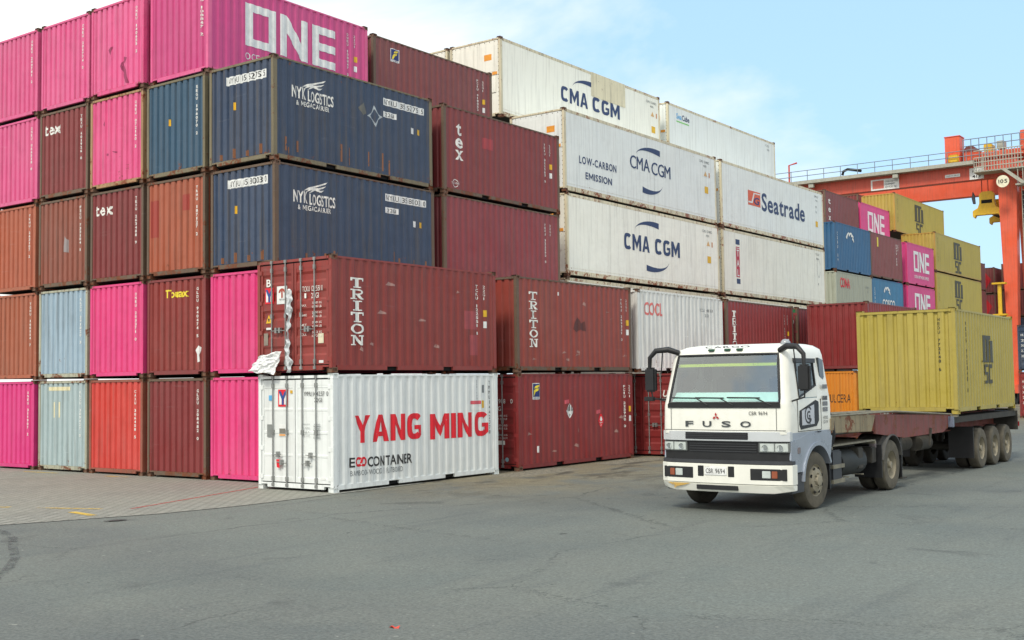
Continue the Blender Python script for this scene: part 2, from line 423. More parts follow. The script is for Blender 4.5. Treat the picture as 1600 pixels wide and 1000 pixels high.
_mc = {}
def sheet(prof, u0, u1, v0, v1, side, c, org, tuck=0.0):
    d, folds = prof
    us = [u0]+[f for f in folds if u0 < f < u1]+[u1]
    m = MB(); sgn = 1
    vs = []
    for u in us:
        for v in (v0, v1):
            if side == '+X': vs.append((c-d(u), org+u, v))
            elif side == '-X': vs.append((-c+d(u), org+u, v))
            elif side == '-Y': vs.append((org+u, c+d(u), v))
            else: vs.append((org+u, c-d(u), v))
    m.add(vs, [(2*i, 2*i+1, 2*i+3, 2*i+2) for i in range(len(us)-1)])
    return m
def cont_meshes(L, H, reefer, end):
    key = (round(L, 2), round(H, 3), reefer, end)
    if key in _mc: return _mc[key]
    hw = CW/2; out = []
    # frame: posts, rails, headers and sills
    f = MB(); z0, z1 = 0.034, H-0.030
    for sx in (-1, 1):
        for y0, y1 in ((0.003, PS), (L-PS, L-0.003)):
            a, b = (hw-0.10, hw-0.003) if sx > 0 else (-hw+0.003, -hw+0.10)
            f.box(a, b, y0, y1, 0.10, H-0.10)
        a, b = (hw-0.07, hw-0.009) if sx > 0 else (-hw+0.009, -hw+0.07)
        f.box(a, b, PS, L-PS, H-0.085 if not reefer else H-0.16, z1-0.006)
        zb = 0.165 if not reefer else 0.22
        pk = ([] if (reefer or L > 7) else [L/2-1.21, L/2+0.85])
        cuts = [0.165]+[q for p_ in pk for q in (p_, p_+0.36)]+[L-0.165]
        for i in range(0, len(cuts), 2): f.box(a, b, cuts[i], cuts[i+1], z0+0.02, zb)
        for p_ in pk: f.box(a, b, p_+0.0005, p_+0.3595, zb-0.028, zb-0.0005)
        if reefer:
            f.box(a-0.002 if sx < 0 else a, b if sx < 0 else b+0.002, PS, L-PS, 0.30, 0.315)
    for y0, y1 in ((0.006, 0.075), (L-0.075, L-0.006)):
        f.box(-hw+0.1, hw-0.1, y0, y1, H-0.105, z1-0.01)                 # header
        f.box(-hw+0.30, hw-0.30, y0, y1, z0+0.025, 0.165)                # sill
        for sx in (-1, 1):
            a, b = sorted((sx*(hw-0.30), sx*(hw-0.1))); f.box(a, b, y0, y1, 0.125, 0.165)
    out.append(('frame', f.mesh('frame', bevel=0.006), 'frame', None))
    # castings
    for sx in (-1, 1):
        for yb in (0, 1):
            for zb in (0, 1):
                c = MB(); x0, x1 = sorted((sx*hw, sx*(hw-0.162))); y0, y1 = (0, 0.178) if yb == 0 else (L-0.178, L)
                a, b = (0, 0.118) if zb == 0 else (H-0.118, H)
                bm = bmesh.new(); cc = MB().box(x0, x1, y0, y1, a, b)
                vs = [bm.verts.new(v) for v in cc.v]
                for ff in cc.f: bm.faces.new([vs[i] for i in ff])
                outer = [q for q in bm.faces if abs(abs(q.calc_center_median().x)-hw) < 1e-4 or min(abs(q.calc_center_median().y), abs(q.calc_center_median().y-L)) < 1e-4]
                for q in outer:
                    r_ = bmesh.ops.inset_region(bm, faces=[q], thickness=0.036, depth=0)
                    ex = bmesh.ops.inset_region(bm, faces=[q], thickness=0.002, depth=-0.03)
                bmesh.ops.recalc_face_normals(bm, faces=bm.faces)
                me = bpy.data.meshes.new('corner_casting'); bm.to_mesh(me); bm.free()
                out.append(('corner_casting', me, 'casting', None))
    sp = side_prof(L, reefer)
    zb = 0.16 if not reefer else 0.215; zt = H-0.08 if not reefer else H-0.155
    for sd in ('+X', '-X'):
        out.append(('side_wall', sheet(sp, PS-0.01, L-PS+0.01, zb, zt, sd, hw, 0).mesh('side_wall'), 'body', None))
    rf = sheet(corr(PS, L-PS, 0.30, SIDE_FR, 0.0, 0.02), 0.07, L-0.07, -hw+0.07, hw-0.07, '+X', 0, 0)
    rf.v = [(y_, u_, H-0.03+x_) for x_, u_, y_ in rf.v]
    out.append(('roof', rf.mesh('roof'), 'body', None))
    ub = MB().box(-hw+0.09, hw-0.09, 0.12, L-0.12, 0.05, 0.15)
    out.append(('underside', ub.mesh('underside'), 'dark', None))
    ep = end_prof(end == 'fine')
    e = sheet(ep, 0.09, CW-0.09, 0.155, H-0.095, '+Y', L, -hw)
    out.append(('rear_wall', e.mesh('rear_wall'), 'body', None))
    if end in ('ribs', 'fine'):
        e = sheet(ep, 0.09, CW-0.09, 0.155, H-0.095, '-Y', 0, -hw)
        out.append(('end_wall', e.mesh('end_wall'), 'body', None))
    elif end == 'doors' or end == 'doors_flat':
        out.append(('door_seal', MB().box(-hw+0.09, hw-0.09, 0.052, 0.06, 0.15, H-0.09).mesh('door_seal'), 'gasket', None))
        for s in (0, 1):
            u0, u1 = (-hw+0.115, -0.012) if s == 0 else (0.012, hw-0.115)
            v0, v1 = 0.19, H-0.135; w_ = 0.07; d = MB()
            y0, y1 = 0.018, 0.05
            d.box(u0, u0+w_, y0, y1, v0, v1); d.box(u1-w_, u1, y0, y1, v0, v1)
            d.box(u0+w_, u1-w_, y0+0.002, y1, v0, v0+0.11); d.box(u0+w_, u1-w_, y0+0.002, y1, v1-0.13, v1)
            zs = []; nb = 5 if end == 'doors' else 4; hh = (v1-v0-0.24)/nb; a0 = v0+0.11
            for k in range(nb):
                b0 = a0+k*hh
                if end == 'doors': zs += [(b0, .024), (b0+hh*.22, .024), (b0+hh*.34, .048), (b0+hh*.66, .048), (b0+hh*.80, .024)]
                else: zs += [(b0, .022), (b0+0.012, .030), (b0+hh-0.06, .030), (b0+hh-0.05, .022)]
            zs.append((v1-0.13, .024)); vs = []
            for z, y in zs: vs += [(u0+w_, y, z), (u1-w_, y, z)]
            d.add(vs, [(2*i, 2*i+1, 2*i+3, 2*i+2) for i in range(len(zs)-1)])
            sub = []
            for q in ((.36, .78) if s == 0 else (.22, .62)):
                uu = u0+(u1-u0)*q; r = MB()
                r.tube([(uu, -0.012, 0.09), (uu, -0.012, H-0.05)], 0.0165, 8)
                for zz in (0.12, H-0.075): r.box(uu-0.035, uu+0.035, -0.03, 0.02, zz-0.035, zz+0.035)
                for zz in (0.26, H-0.26, H*0.5): r.box(uu-0.03, uu+0.03, -0.031, 0.019, zz-0.05, zz+0.05)
                sub.append(('lock_rod', r.mesh('lock_rod', smooth=40), 'steel'))
                hd = MB(); zh = 0.98 if end == 'doors' else (0.80 if q in (.36, .62) else 0.62)
                s2 = 1 if q in (.36, .22) else -1
                hd.tube([(uu, -0.034, zh), (uu+s2*0.06, -0.045, zh), (uu+s2*0.30, -0.040, zh+0.02)], 0.011, 6)
                hd.box(uu+s2*0.17-0.03, uu+s2*0.17+0.03, -0.055, 0.018, zh-0.05, zh+0.075)
                sub.append(('door_handle', hd.mesh('door_handle', smooth=40), 'steel'))
            for zz in (0.30, H*0.36, H*0.62, H-0.30):
                hb = MB(); x0, x1 = (-hw+0.02, u0+0.05) if s == 0 else (u1-0.05, hw-0.02)
                hb.box(x0, x1, 0.0, 0.017, zz-0.05, zz+0.05); sub.append(('hinge', hb.mesh('hinge', bevel=0.004), 'body'))
            out.append(('door', d.mesh('door'), 'body', sub))
    elif end == 'machinery':
        e = MB().box(-hw+0.10, hw-0.10, 0.03, 0.06, 0.165, H-0.105)
        e.box(-hw+0.13, hw-0.13, 0.012, 0.03, 1.62, H-0.14)
        e.box(-0.95, -0.05, 0.004, 0.012, 1.75, H-0.30); e.box(0.02, 0.95, 0.004, 0.012, 1.75, H-0.30)
        sub = []
        g = MB()
        for i in range(16):
            for u in (-hw+0.115, hw-0.115): g.cyl((u, 0.018, 0.3+i*(H-0.6)/15), 0.014, 0.012, 'y', 6)
        for i in range(9): g.cyl((-0.95+i*0.237, 0.0, H-0.16), 0.013, 0.012, 'y', 6)
        sub.append(('bolt_row', g.mesh('bolt_row'), 'dark'))
        h = MB().box(-0.75, 0.75, -0.001, 0.029, 0.9, 1.5); h.box(-1.0, -0.55, -0.001, 0.029, 0.3, 0.8)
        sub.append(('compressor_bay', h.mesh('compressor_bay'), 'dark'))
        sub.append(('control_box', MB().box(0.6, 0.98, -0.0, 0.029, 0.95, 1.58).mesh('control_box', bevel=0.01), 'body'))
        lb = MB().box(0.45, 0.80, 0.0, 0.004, H-0.85, H-0.62); sub.append(('warning_label', lb.mesh('warning_label'), 'orange'))
        lb = MB().box(0.82, 1.05, 0.004, 0.0115, 1.63, 1.74); sub.append(('warning_label', lb.mesh('warning_label'), 'orange'))
        out.append(('machinery_panel', e.mesh('machinery_panel', bevel=0.008), 'body', sub))
    _mc[key] = out
    return out

ORANGE_LABEL = plain('orange_label', (225, 150, 50), 0.6)
class Cont: pass
def container(label, xr, y0, z0, body, frame=None, L=L20, H=2.645, end='ribs', reefer=False, rz=0.0, group=None, casting=None, name=None):
    rj = random.Random(label); k = 0.0 if (reefer and False) else 1.0
    rz = rz+rj.uniform(-.0022, .0022)*(6.06/L)
    root = empty(name or ('refrigerated_container' if reefer else 'shipping_container'), (xr-CW/2+rj.uniform(-.014, .014), y0+rj.uniform(-.03, .03), z0), rz)
    tag(root, label, 'container', group)
    frame = frame or body; casting = casting or RUSTY
    mats = dict(body=body, frame=frame, casting=casting, dark=DARK, gasket=GASKET, steel=STEEL, orange=ORANGE_LABEL)
    for nm, me, slot, sub in cont_meshes(L, H, reefer, end):
        o = put(nm, me, mats[slot], root)
        for sn, sm, ss in (sub or ()): put(sn, sm, mats[ss], o)
    c = Cont(); c.root = root; c.H = H; c.L = L
    d, folds = side_prof(L, reefer); c.S = Face('+X', CW/2, 0, d, folds); c.SF = Face('+X', CW/2, 0, lambda u: .009)
    if end in ('ribs', 'fine'):
        d, folds = end_prof(end == 'fine')
        c.E = Face('-Y', 0, -CW/2, d, folds)
    else: c.E = Face('-Y', 0, -CW/2, lambda u: 0.018, ())
    return c

RUSTY = paint('rusty_casting', (112, 82, 62), rust=0.42, dirt=0.5, rough=0.7)
FR_BROWN = paint('brown_grimy_frame', (104, 84, 66), rust=0.42, dirt=0.5, rough=0.65)
FR_OLIVE = paint('olive_grimy_frame', (122, 112, 86), rust=0.36, dirt=0.5, rough=0.65)
FR_RUST = paint('orange_rust_frame', (176, 138, 96), rust=0.46, dirt=0.5, rough=0.65, rustcol=(130, 62, 28))
PINK = paint('pink_paint', (222, 52, 124), rust=0.06, dirt=0.24, fade=0.26)
PINK_FADED = paint('faded_pink_paint', (222, 82, 140), rust=0.05, dirt=0.25, fade=0.35)
PINK_RUST = paint('rust_spotted_pink_paint', (224, 74, 134), rust=0.2, dirt=0.3, fade=0.3)
MAGENTA = paint('magenta_paint', (212, 44, 124), rust=0.03, dirt=0.15, fade=0.2)
ROSE = paint('deep_rose_paint', (206, 62, 130), rust=0.05, dirt=0.2, fade=0.25)
MAROON = paint('maroon_paint', (136, 46, 46), rust=0.08, dirt=0.3, fade=0.25)
MAROON_DULL = paint('dull_maroon_paint', (134, 58, 56), rust=0.1, dirt=0.35, fade=0.4)
REDBROWN = paint('red_brown_paint', (150, 50, 42), rust=0.08, dirt=0.3, fade=0.25)
RUSSET = paint('russet_paint', (158, 62, 48), rust=0.14, dirt=0.4, fade=0.3)
WINE = paint('wine_red_paint', (144, 36, 36), rust=0.06, dirt=0.28, fade=0.24)
CRIMSON = paint('faded_crimson_paint', (150, 48, 56), rust=0.07, dirt=0.35, fade=0.4)
TERRA = paint('terracotta_paint', (172, 84, 50), rust=0.1, dirt=0.35, fade=0.3)
OCHRE = paint('ochre_brown_paint', (166, 88, 56), rust=0.14, dirt=0.35, fade=0.25)
BRICK = paint('brick_brown_paint', (150, 78, 56), rust=0.12, dirt=0.4, fade=0.35)
SCARLET = paint('scarlet_paint', (204, 56, 44), rust=0.06, dirt=0.25, fade=0.3)
NAVY = paint('navy_paint', (42, 64, 94), rust=0.2, dirt=0.55, fade=0.35)
TEAL = paint('petrol_blue_paint', (48, 86, 112), rust=0.06, dirt=0.3, fade=0.25)
ICE = paint('ice_blue_paint', (160, 184, 200), rust=0.2, dirt=0.35, fade=0.2)
ICE_GREEN = paint('grey_blue_paint', (164, 182, 184), rust=0.17, dirt=0.4, fade=0.2)
FR_ICE = paint('rusty_pale_frame', (172, 172, 150), rust=0.40, dirt=0.5)
WHITE = paint('white_paint', (230, 234, 232), rust=0.02, dirt=0.16, fade=0.06)
REEFER = paint('cream_white_paint', (240, 239, 226), rust=0.06, dirt=0.20, fade=0.05)
REEFER_GREY = paint('cool_white_paint', (230, 234, 230), rust=0.04, dirt=0.20, fade=0.05)
FR_REEFER = paint('cream_rusty_frame', (218, 208, 176), rust=0.40, dirt=0.5, rustcol=(150, 84, 40))
COOLW = paint('weathered_white_paint', (224, 225, 220), rust=0.13, dirt=0.4, fade=0.1)
BLUE = paint('ocean_blue_paint', (28, 98, 144), rust=0.06, dirt=0.25, fade=0.3)
BLUE_LIGHT = paint('mid_blue_paint', (44, 118, 160), rust=0.05, dirt=0.25, fade=0.3)
PUTTY = paint('putty_grey_paint', (166, 170, 152), rust=0.03, dirt=0.25, fade=0.15)
YELLOW = paint('mustard_yellow_paint', (172, 155, 62), rust=0.03, dirt=0.22, fade=0.2)
YELLOW_OCHRE = paint('ochre_yellow_paint', (184, 152, 58), rust=0.05, dirt=0.25, fade=0.25)
ORANGE = paint('orange_paint', (222, 138, 26), rust=0.07, dirt=0.25, fade=0.15)
WHITE_INK = worn_ink('white_lettering', (232, 232, 226), 0.32)
CLEAN_WHITE = plain('white_film', (226, 228, 226), 0.5)
NAVY_INK = worn_ink('navy_lettering', (34, 56, 100), 0.12)
RED_INK = worn_ink('red_lettering', (222, 28, 46), 0.12)
BLACK_INK = worn_ink('black_lettering', (48, 48, 50), 0.2)
GREY_INK = worn_ink('grey_lettering', (120, 126, 128), 0.3)
YEL_INK = worn_ink('yellow_lettering', (236, 216, 60), 0.2)
YEL_LBL = plain('yellow_label', (222, 176, 40), 0.6)
BLUE_FILM = plain('blue_film', (40, 74, 140), 0.5)
FADED_RED = worn_ink('faded_red_lettering', (222, 116, 112), 0.35)
DARK_PATCH = worn_ink('darker_paint_patch', (112, 36, 42), 0.1)

def marks_side(c, code, ink=WHITE_INK, u=None, yl=True, v=(2.25, .95), blk='22G1'):
    """stacked number at the far end of a long wall with the small stickers beside it"""
    L = c.L; u = L-0.72 if u is None else u; k = c.H/2.62
    decal(c.root, 'number_lettering', stack(code, u, v[0]*k, v[1]*k, 0.085, True), c.S, ink)
    if blk: decal(c.root, 'size_code', stack(blk, u+0.30, v[0]*k, (v[0]-.4)*k, 0.075), c.S, ink)
    if yl:
        decal(c.root, 'height_sticker', rect(u+.27, 1.43*k, u+.40, 1.60*k), c.S, YEL_LBL)
        decal(c.root, 'weight_plate', rect(u+.27, 1.14*k, u+.39, 1.31*k)+[], c.S, CLEAN_WHITE)
def marks_end(c, code, ink=WHITE_INK, u=2.10, v=(2.33, 1.0)):
    decal(c.root, 'number_lettering', stack(code, u, v[0], v[1], 0.075, True), c.E, ink)

TP = 2.654
# ---- nearest stack of four, standing at the edge of the paving
c = container('white container with red capital lettering, on the ground at the corner of the stack', 0, 0, 0, WHITE, WHITE, end='doors_flat', casting=WHITE, H=2.640)
r = c.root
RED_B = RED_INK
decal(r, 'lettering', heavy('YANG', .69, 1.06, .62, 2.30), c.S, RED_INK)
decal(r, 'lettering', heavy('MING', 3.33, 1.02, .62, 2.30), c.S, RED_INK)
decal(r, 'lettering', text('E', .53, .53, .21, .16, True), c.S, BLACK_INK)
decal(r, 'emblem', arcband(.83, .635, .12, .11, 50, 310, .055, .055)+arcband(.97, .635, .12, .11, -130, 130, .055, .055)+poly((.86, .60), (.92, .60), (.96, .69), (.89, .69)), c.S, RED_INK)
decal(r, 'lettering', text('CONTAINER', 1.12, .51, .22, 1.5, True), c.S, BLACK_INK)
decal(r, 'lettering', text('BAMBOO-WOOD', .56, .33, .12, 1.02)+rect(1.66, .32, 1.672, .46)+text('FLATBOARD', 1.73, .33, .12, .56), c.S, GREY_INK)
decal(r, 'number_lettering', stack('YMMU1442370', 5.70, 2.46, 1.05, .085), c.S, BLACK_INK)
decal(r, 'number_lettering', stack('CAUTION', 5.18, 2.46, 1.95, .06), c.S, GREY_INK)
decal(r, 'weight_plate', rect(5.38, 2.13, 5.50, 2.33), c.S, GREY_INK)
decal(r, 'height_sticker', rect(5.37, 1.74, 5.49, 1.93), c.S, YEL_LBL)
decal(r, 'sticker', rect(4.93, 1.84, 5.34, 1.93), c.S, plain('faded_red_film', (212, 92, 104)))
decal(r, 'sticker', rect(4.93, 1.68, 5.34, 1.835), c.S, CLEAN_WHITE)
E_ = c.E
def tri_emblem(root, face, u0, v0, u1, v1):
    w, h = u1-u0, v1-v0
    decal(root, 'emblem', rect(u0, v0, u1, v1), face, RED_INK, .004)
    P = lambda *q: poly(*[(u0+a*w, v0+b*h) for a, b in q])
    decal(root, 'emblem', P((.12, .12), (.36, .12), (.36, .45), (.12, .80))+P((.64, .12), (.88, .12), (.88, .80), (.64, .45)), face, CLEAN_WHITE, .006)
    decal(root, 'emblem', P((.08, .9), (.30, .9), (.5, .62), (.38, .42)), face, BLUE_FILM, .008)
    decal(root, 'emblem', P((.92, .9), (.70, .9), (.5, .62), (.40, .46), (.40, .1), (.60, .1), (.60, .42)), face, BLUE_FILM, .009)
tri_emblem(r, E_, .66, 1.90, .98, 2.29)
decal(r, 'sticker', rect(.35, 2.04, .47, 2.16), E_, plain('sky_blue_film', (90, 170, 220)))
decal(r, 'sticker', rect(1.06, 2.20, 1.14, 2.27), E_, YEL_LBL)
decal(r, 'lettering', text('YMMU', 1.50, 2.14, .10, .26)+text('144237', 1.80, 2.14, .10, .36)+text('0', 2.22, 2.14, .10, .06)+text('22G1', 1.84, 2.00, .10, .24), E_, BLACK_INK)
decal(r, 'vent_plate', rect(.29, 1.20, .47, 1.49), E_, plain('grey_plate', (130, 134, 132)))
decal(r, 'sticker', rect(.68, 1.22, .92, 1.50), E_, CLEAN_WHITE, .004)
decal(r, 'sticker', rect(.70, 1.28, .90, 1.40), E_, plain('grey_print', (120, 118, 110)), .007)
decal(r, 'sticker', rect(.70, 1.235, .90, 1.27), E_, ORANGE_LABEL, .007)
rows = []
for i in range(8): rows += text(('MAX.G.W.', 'TARE', 'NET', 'CU.CAP')[i//2] if i % 2 == 0 else '67.200', 1.48 if i % 2 == 0 else 1.82, 1.49-i*.043, .03, .22)+text('30.480', 1.82, 1.49-i*.043, .03, .2)
decal(r, 'lettering', rows, E_, GREY_INK)
decal(r, 'seal_tag', poly((.64, .70), (.78, .70), (.75, .50), (.66, .52)), E_, RED_INK, .05)
decal(r, 'sticker', rect(2.02, .27, 2.18, .32), E_, CLEAN_WHITE)

c = container('red brown container with tall white slab lettering and torn plastic at its doors', 0, 0, TP, REDBROWN, REDBROWN, end='doors'); r = c.root
decal(r, 'lettering', slab_stack('TRITON', .61, .42, 2.17, .60), c.S, WHITE_INK)
marks_side(c, 'TCKU 122551 1', u=5.26)
decal(r, 'paint_patch', rect(4.74, 1.10, 5.28, 1.57), c.S, plain('rosy_patch', (156, 72, 76)), .003)
decal(r, 'paint_patch', rect(4.95, .44, 5.28, .96), c.S, plain('rosy_patch', (156, 72, 76)), .003)
decal(r, 'lettering', text('B', .31, 2.02, .17, .15, True), c.E, WHITE_INK)
tri_emblem(r, c.E, .26, 1.62, .55, 1.99)
decal(r, 'placard', rect(.66, 1.60, 1.00, 2.01), c.E, CLEAN_WHITE, .004)
decal(r, 'placard', arcband(.83, 1.86, .11, .10, 0, 180, .055, .055)+rect(.805, 1.74, .855, 1.90), c.E, plain('brick_print', (170, 70, 50)), .007)
decal(r, 'placard', text('TRITON', .73, 1.68, .04, .2), c.E, BLACK_INK, .007)
rows = text('TCKU', 1.50, 1.84, .12, .24)+text('122551', 1.80, 1.84, .12, .27)+text('1', 2.12, 1.84, .12)+rect(1.57, 1.69, 1.63, 1.80)+text('22G1', 1.79, 1.68, .12, .24)
for i in range(8): rows += text(('30.480', '67.200', '2.180', '4.806', '28.300', '62.394', '33.2', '1.172')[i], 1.82, 1.55-i*.085-(i//2)*.05, .05, .18)+text('KG' if i % 2 == 0 else 'LB', 2.04, 1.55-i*.085-(i//2)*.05, .05, .08)+(text(('MAX.', 'TARE', 'NET', 'CU.')[i//2], 1.45, 1.50-i*.085-(i//2)*.05, .05, .2) if i % 2 == 0 else [])
decal(r, 'lettering', rows, c.E, WHITE_INK)
decal(r, 'warning_sign', poly((.29, 1.17), (.49, 1.17), (.39, 1.37)), c.E, YEL_LBL)
decal(r, 'warning_sign', poly((.375, 1.21), (.405, 1.21), (.42, 1.28), (.36, 1.28)), c.E, BLACK_INK, .009)
decal(r, 'sticker', rect(2.0, .66, 2.17, .88), c.E, plain('buff_film', (214, 206, 180)))
decal(r, 'vent_plate', rect(.22, .66, .36, .94), c.E, plain('dull_plate', (138, 128, 116)))
decal(r, 'sticker', rect(.30, 1.02, .50, 1.07)+rect(2.02, .22, 2.16, .28), c.E, CLEAN_WHITE)

c = container('wine red container on the ground with a blue and yellow crest and two hazard diamonds', 0, 6.98, 0, WINE, WINE, end='doors'); r = c.root
def crest(root, face, u0, v0, u1, v1):
    w, h = u1-u0, v1-v0; P = lambda *q: poly(*[(u0+a*w, v0+b*h) for a, b in q])
    decal(root, 'crest', rect(u0, v0, u1, v1), face, CLEAN_WHITE, .004)
    decal(root, 'crest', P((.07, .16), (.93, .16), (.93, .95), (.07, .95)), face, plain('deep_blue_film', (34, 52, 112)), .007)
    decal(root, 'crest', P((.30, .66), (.40, .80), (.60, .86), (.88, .90), (.82, .76), (.60, .70))+P((.22, .50), (.34, .60), (.56, .66), (.78, .68), (.72, .54), (.46, .46), (.26, .20), (.15, .20)), face, YEL_INK, .010)
    decal(root, 'crest', text('FLORENS', u0+.12*w, v0+.04*h, .08*h, .76*w), face, plain('deep_blue_film', (34, 52, 112)), .007)
crest(r, c.S, .68, 1.91, 1.06, 2.36)
marks_side(c, 'FCIU 225908 0', u=5.57)
for q, (u, top) in enumerate(((2.53, False), (4.20, True))):
    v = 1.55 if q == 0 else 1.22
    D = lambda s: poly((u, v-.21*s), (u+.19*s, v), (u, v+.21*s), (u-.19*s, v))
    decal(r, 'hazard_diamond', D(1), c.S, CLEAN_WHITE if q == 0 else RED_INK, .004)
    if q == 0:
        st = []
        for k in range(5):
            x = u-.14+k*.062; tp_ = .21*(1-abs(x+.015-u)/.19)
            st += poly((x, v), (x+.03, v), (x+.03, v+tp_*.9), (x, v+tp_*.9))
        decal(r, 'hazard_diamond', st, c.S, BLACK_INK, .008)
        decal(r, 'hazard_diamond', text('9', u-.03, v-.16, .08), c.S, BLACK_INK, .008)
    else: decal(r, 'hazard_diamond', poly((u, v+.14), (u+.05, v+.02), (u, v-.02), (u-.05, v+.02))+rect(u-.07, v-.06, u+.07, v-.045)+text('3', u-.03, v-.16, .07), c.S, CLEAN_WHITE, .008)
    decal(r, 'sticker', poly((u-.26, v+.20), (u-.02, v+.22), (u-.02, v+.33), (u-.26, v+.31)), c.S, plain('faded_red_film', (212, 92, 104)), .005)
decal(r, 'sticker', rect(.88, .45, .96, .63), c.S, CLEAN_WHITE)
rows = text('FCIU', 1.10, 1.82, .12, .3)+text('225908', 1.52, 1.82, .12, .48)+text('0', 2.17, 1.82, .12)+text('22G1', 1.55, 1.62, .12, .34)
for i in range(6): rows += text(('30.480 KG', '67.200 LB', '2.200 KG', '4.850 LB', '28.280 KG', '33.2 CU.M')[i], 1.7, 1.46-i*.085-(i//2)*.09, .05, .36)
rows += rect(1.72, .70, 1.98, .81)
decal(r, 'lettering', rows, c.E, WHITE_INK)
decal(r, 'sticker', arcband(2.03, .30, .06, .06, 0, 360, .058, .058, 16), c.E, plain('pale_blue_film', (150, 180, 190)))

c = container('russet container with white slab lettering and a grimy lower edge, above the crested one', 0, 6.98, TP, RUSSET, FR_BROWN); r = c.root
decal(r, 'lettering', slab_stack('TRITON', .60, .38, 2.24, .68), c.S, WHITE_INK)
marks_side(c, 'TRHU 269321 0', u=5.50); marks_end(c, 'TRHU 269321 0', u=1.2)
decal(r, 'scorch_mark', poly((2.85, 1.45), (3.05, 1.6), (3.2, 1.42), (3.4, 1.5), (3.45, 1.2), (3.15, 1.25), (2.95, 1.15), (2.8, 1.25)), c.S, plain('dark_scuff', (92, 46, 42)), .004)
decal(r, 'sticker', rect(2.0, 2.18, 2.05, 2.28), c.S, CLEAN_WHITE)

c = container('wine red container with white letters on its doors, standing behind the truck cab', 1.0, 14.0, 0, WINE, WINE, end='doors'); r = c.root
decal(r, 'lettering', text('USA', 1.96, 1.88, .20, .66, True, .25, .25), c.E, WHITE_INK)
decal(r, 'sticker', arcband(2.30, 2.22, .08, .10, 0, 360, .078, .098, 16), c.E, plain('pale_grey_film', (196, 198, 200)))
decal(r, 'lettering', text('NORTH AMERICA', 1.96, 1.80, .04, .5), c.E, WHITE_INK)
c = container('weathered white container with faded red lettering behind the truck mirror', 0, 13.45, TP, COOLW, COOLW); r = c.root
decal(r, 'lettering', text('COCL', .46, 1.84, .40, 1.20, True, .03), c.S, FADED_RED)
decal(r, 'lettering', text('CCLU', 4.3, 2.1, .1, .4)+text('418263', 4.8, 2.1, .1, .5)+text('22G1', 4.7, 1.92, .1, .3), c.S, GREY_INK)
c = container('maroon container with white slab lettering half hidden by the truck roof', 0, 19.8, TP, WINE, FR_BROWN); r = c.root
decal(r, 'lettering', slab_stack('TRITON', .45, .38, 2.26, .62), c.S, WHITE_INK); marks_side(c, 'TRHU 155370 4', u=5.2)
c = container('red container whose white marked doors show in a narrow gap above the truck cab', 0, 26.3, TP, CRIMSON, FR_BROWN, end='doors'); r = c.root
decal(r, 'sticker', rect(1.95, 2.42, 2.36, 2.54), c.E, plain('green_label', (30, 120, 70)))
decal(r, 'lettering', text('TEMU', 1.7, 1.95, .18, .3)+text('0', 2.16, 1.95, .18)+rect(2.0, 1.1, 2.12, 1.52)+rect(2.03, .55, 2.12, .95), c.E, WHITE_INK)
c = container('plain wine red container above the orange one, behind the yellow trailer load', 3.14, 25.5, 2.70, WINE, MAROON)
c = container('orange container with black lettering on its finely ribbed end behind the truck cab', 2.62, 25.5, 0, ORANGE, ORANGE, end='fine', H=2.69); r = c.root
decal(r, 'lettering', text('VULCERA', 1.22, 1.45, .32, .98), c.E, BLACK_INK)
c = container('dark red container showing only a strip of its doors beside the orange one', 5.15, 26.4, 0, MAROON, FR_BROWN, end='doors')

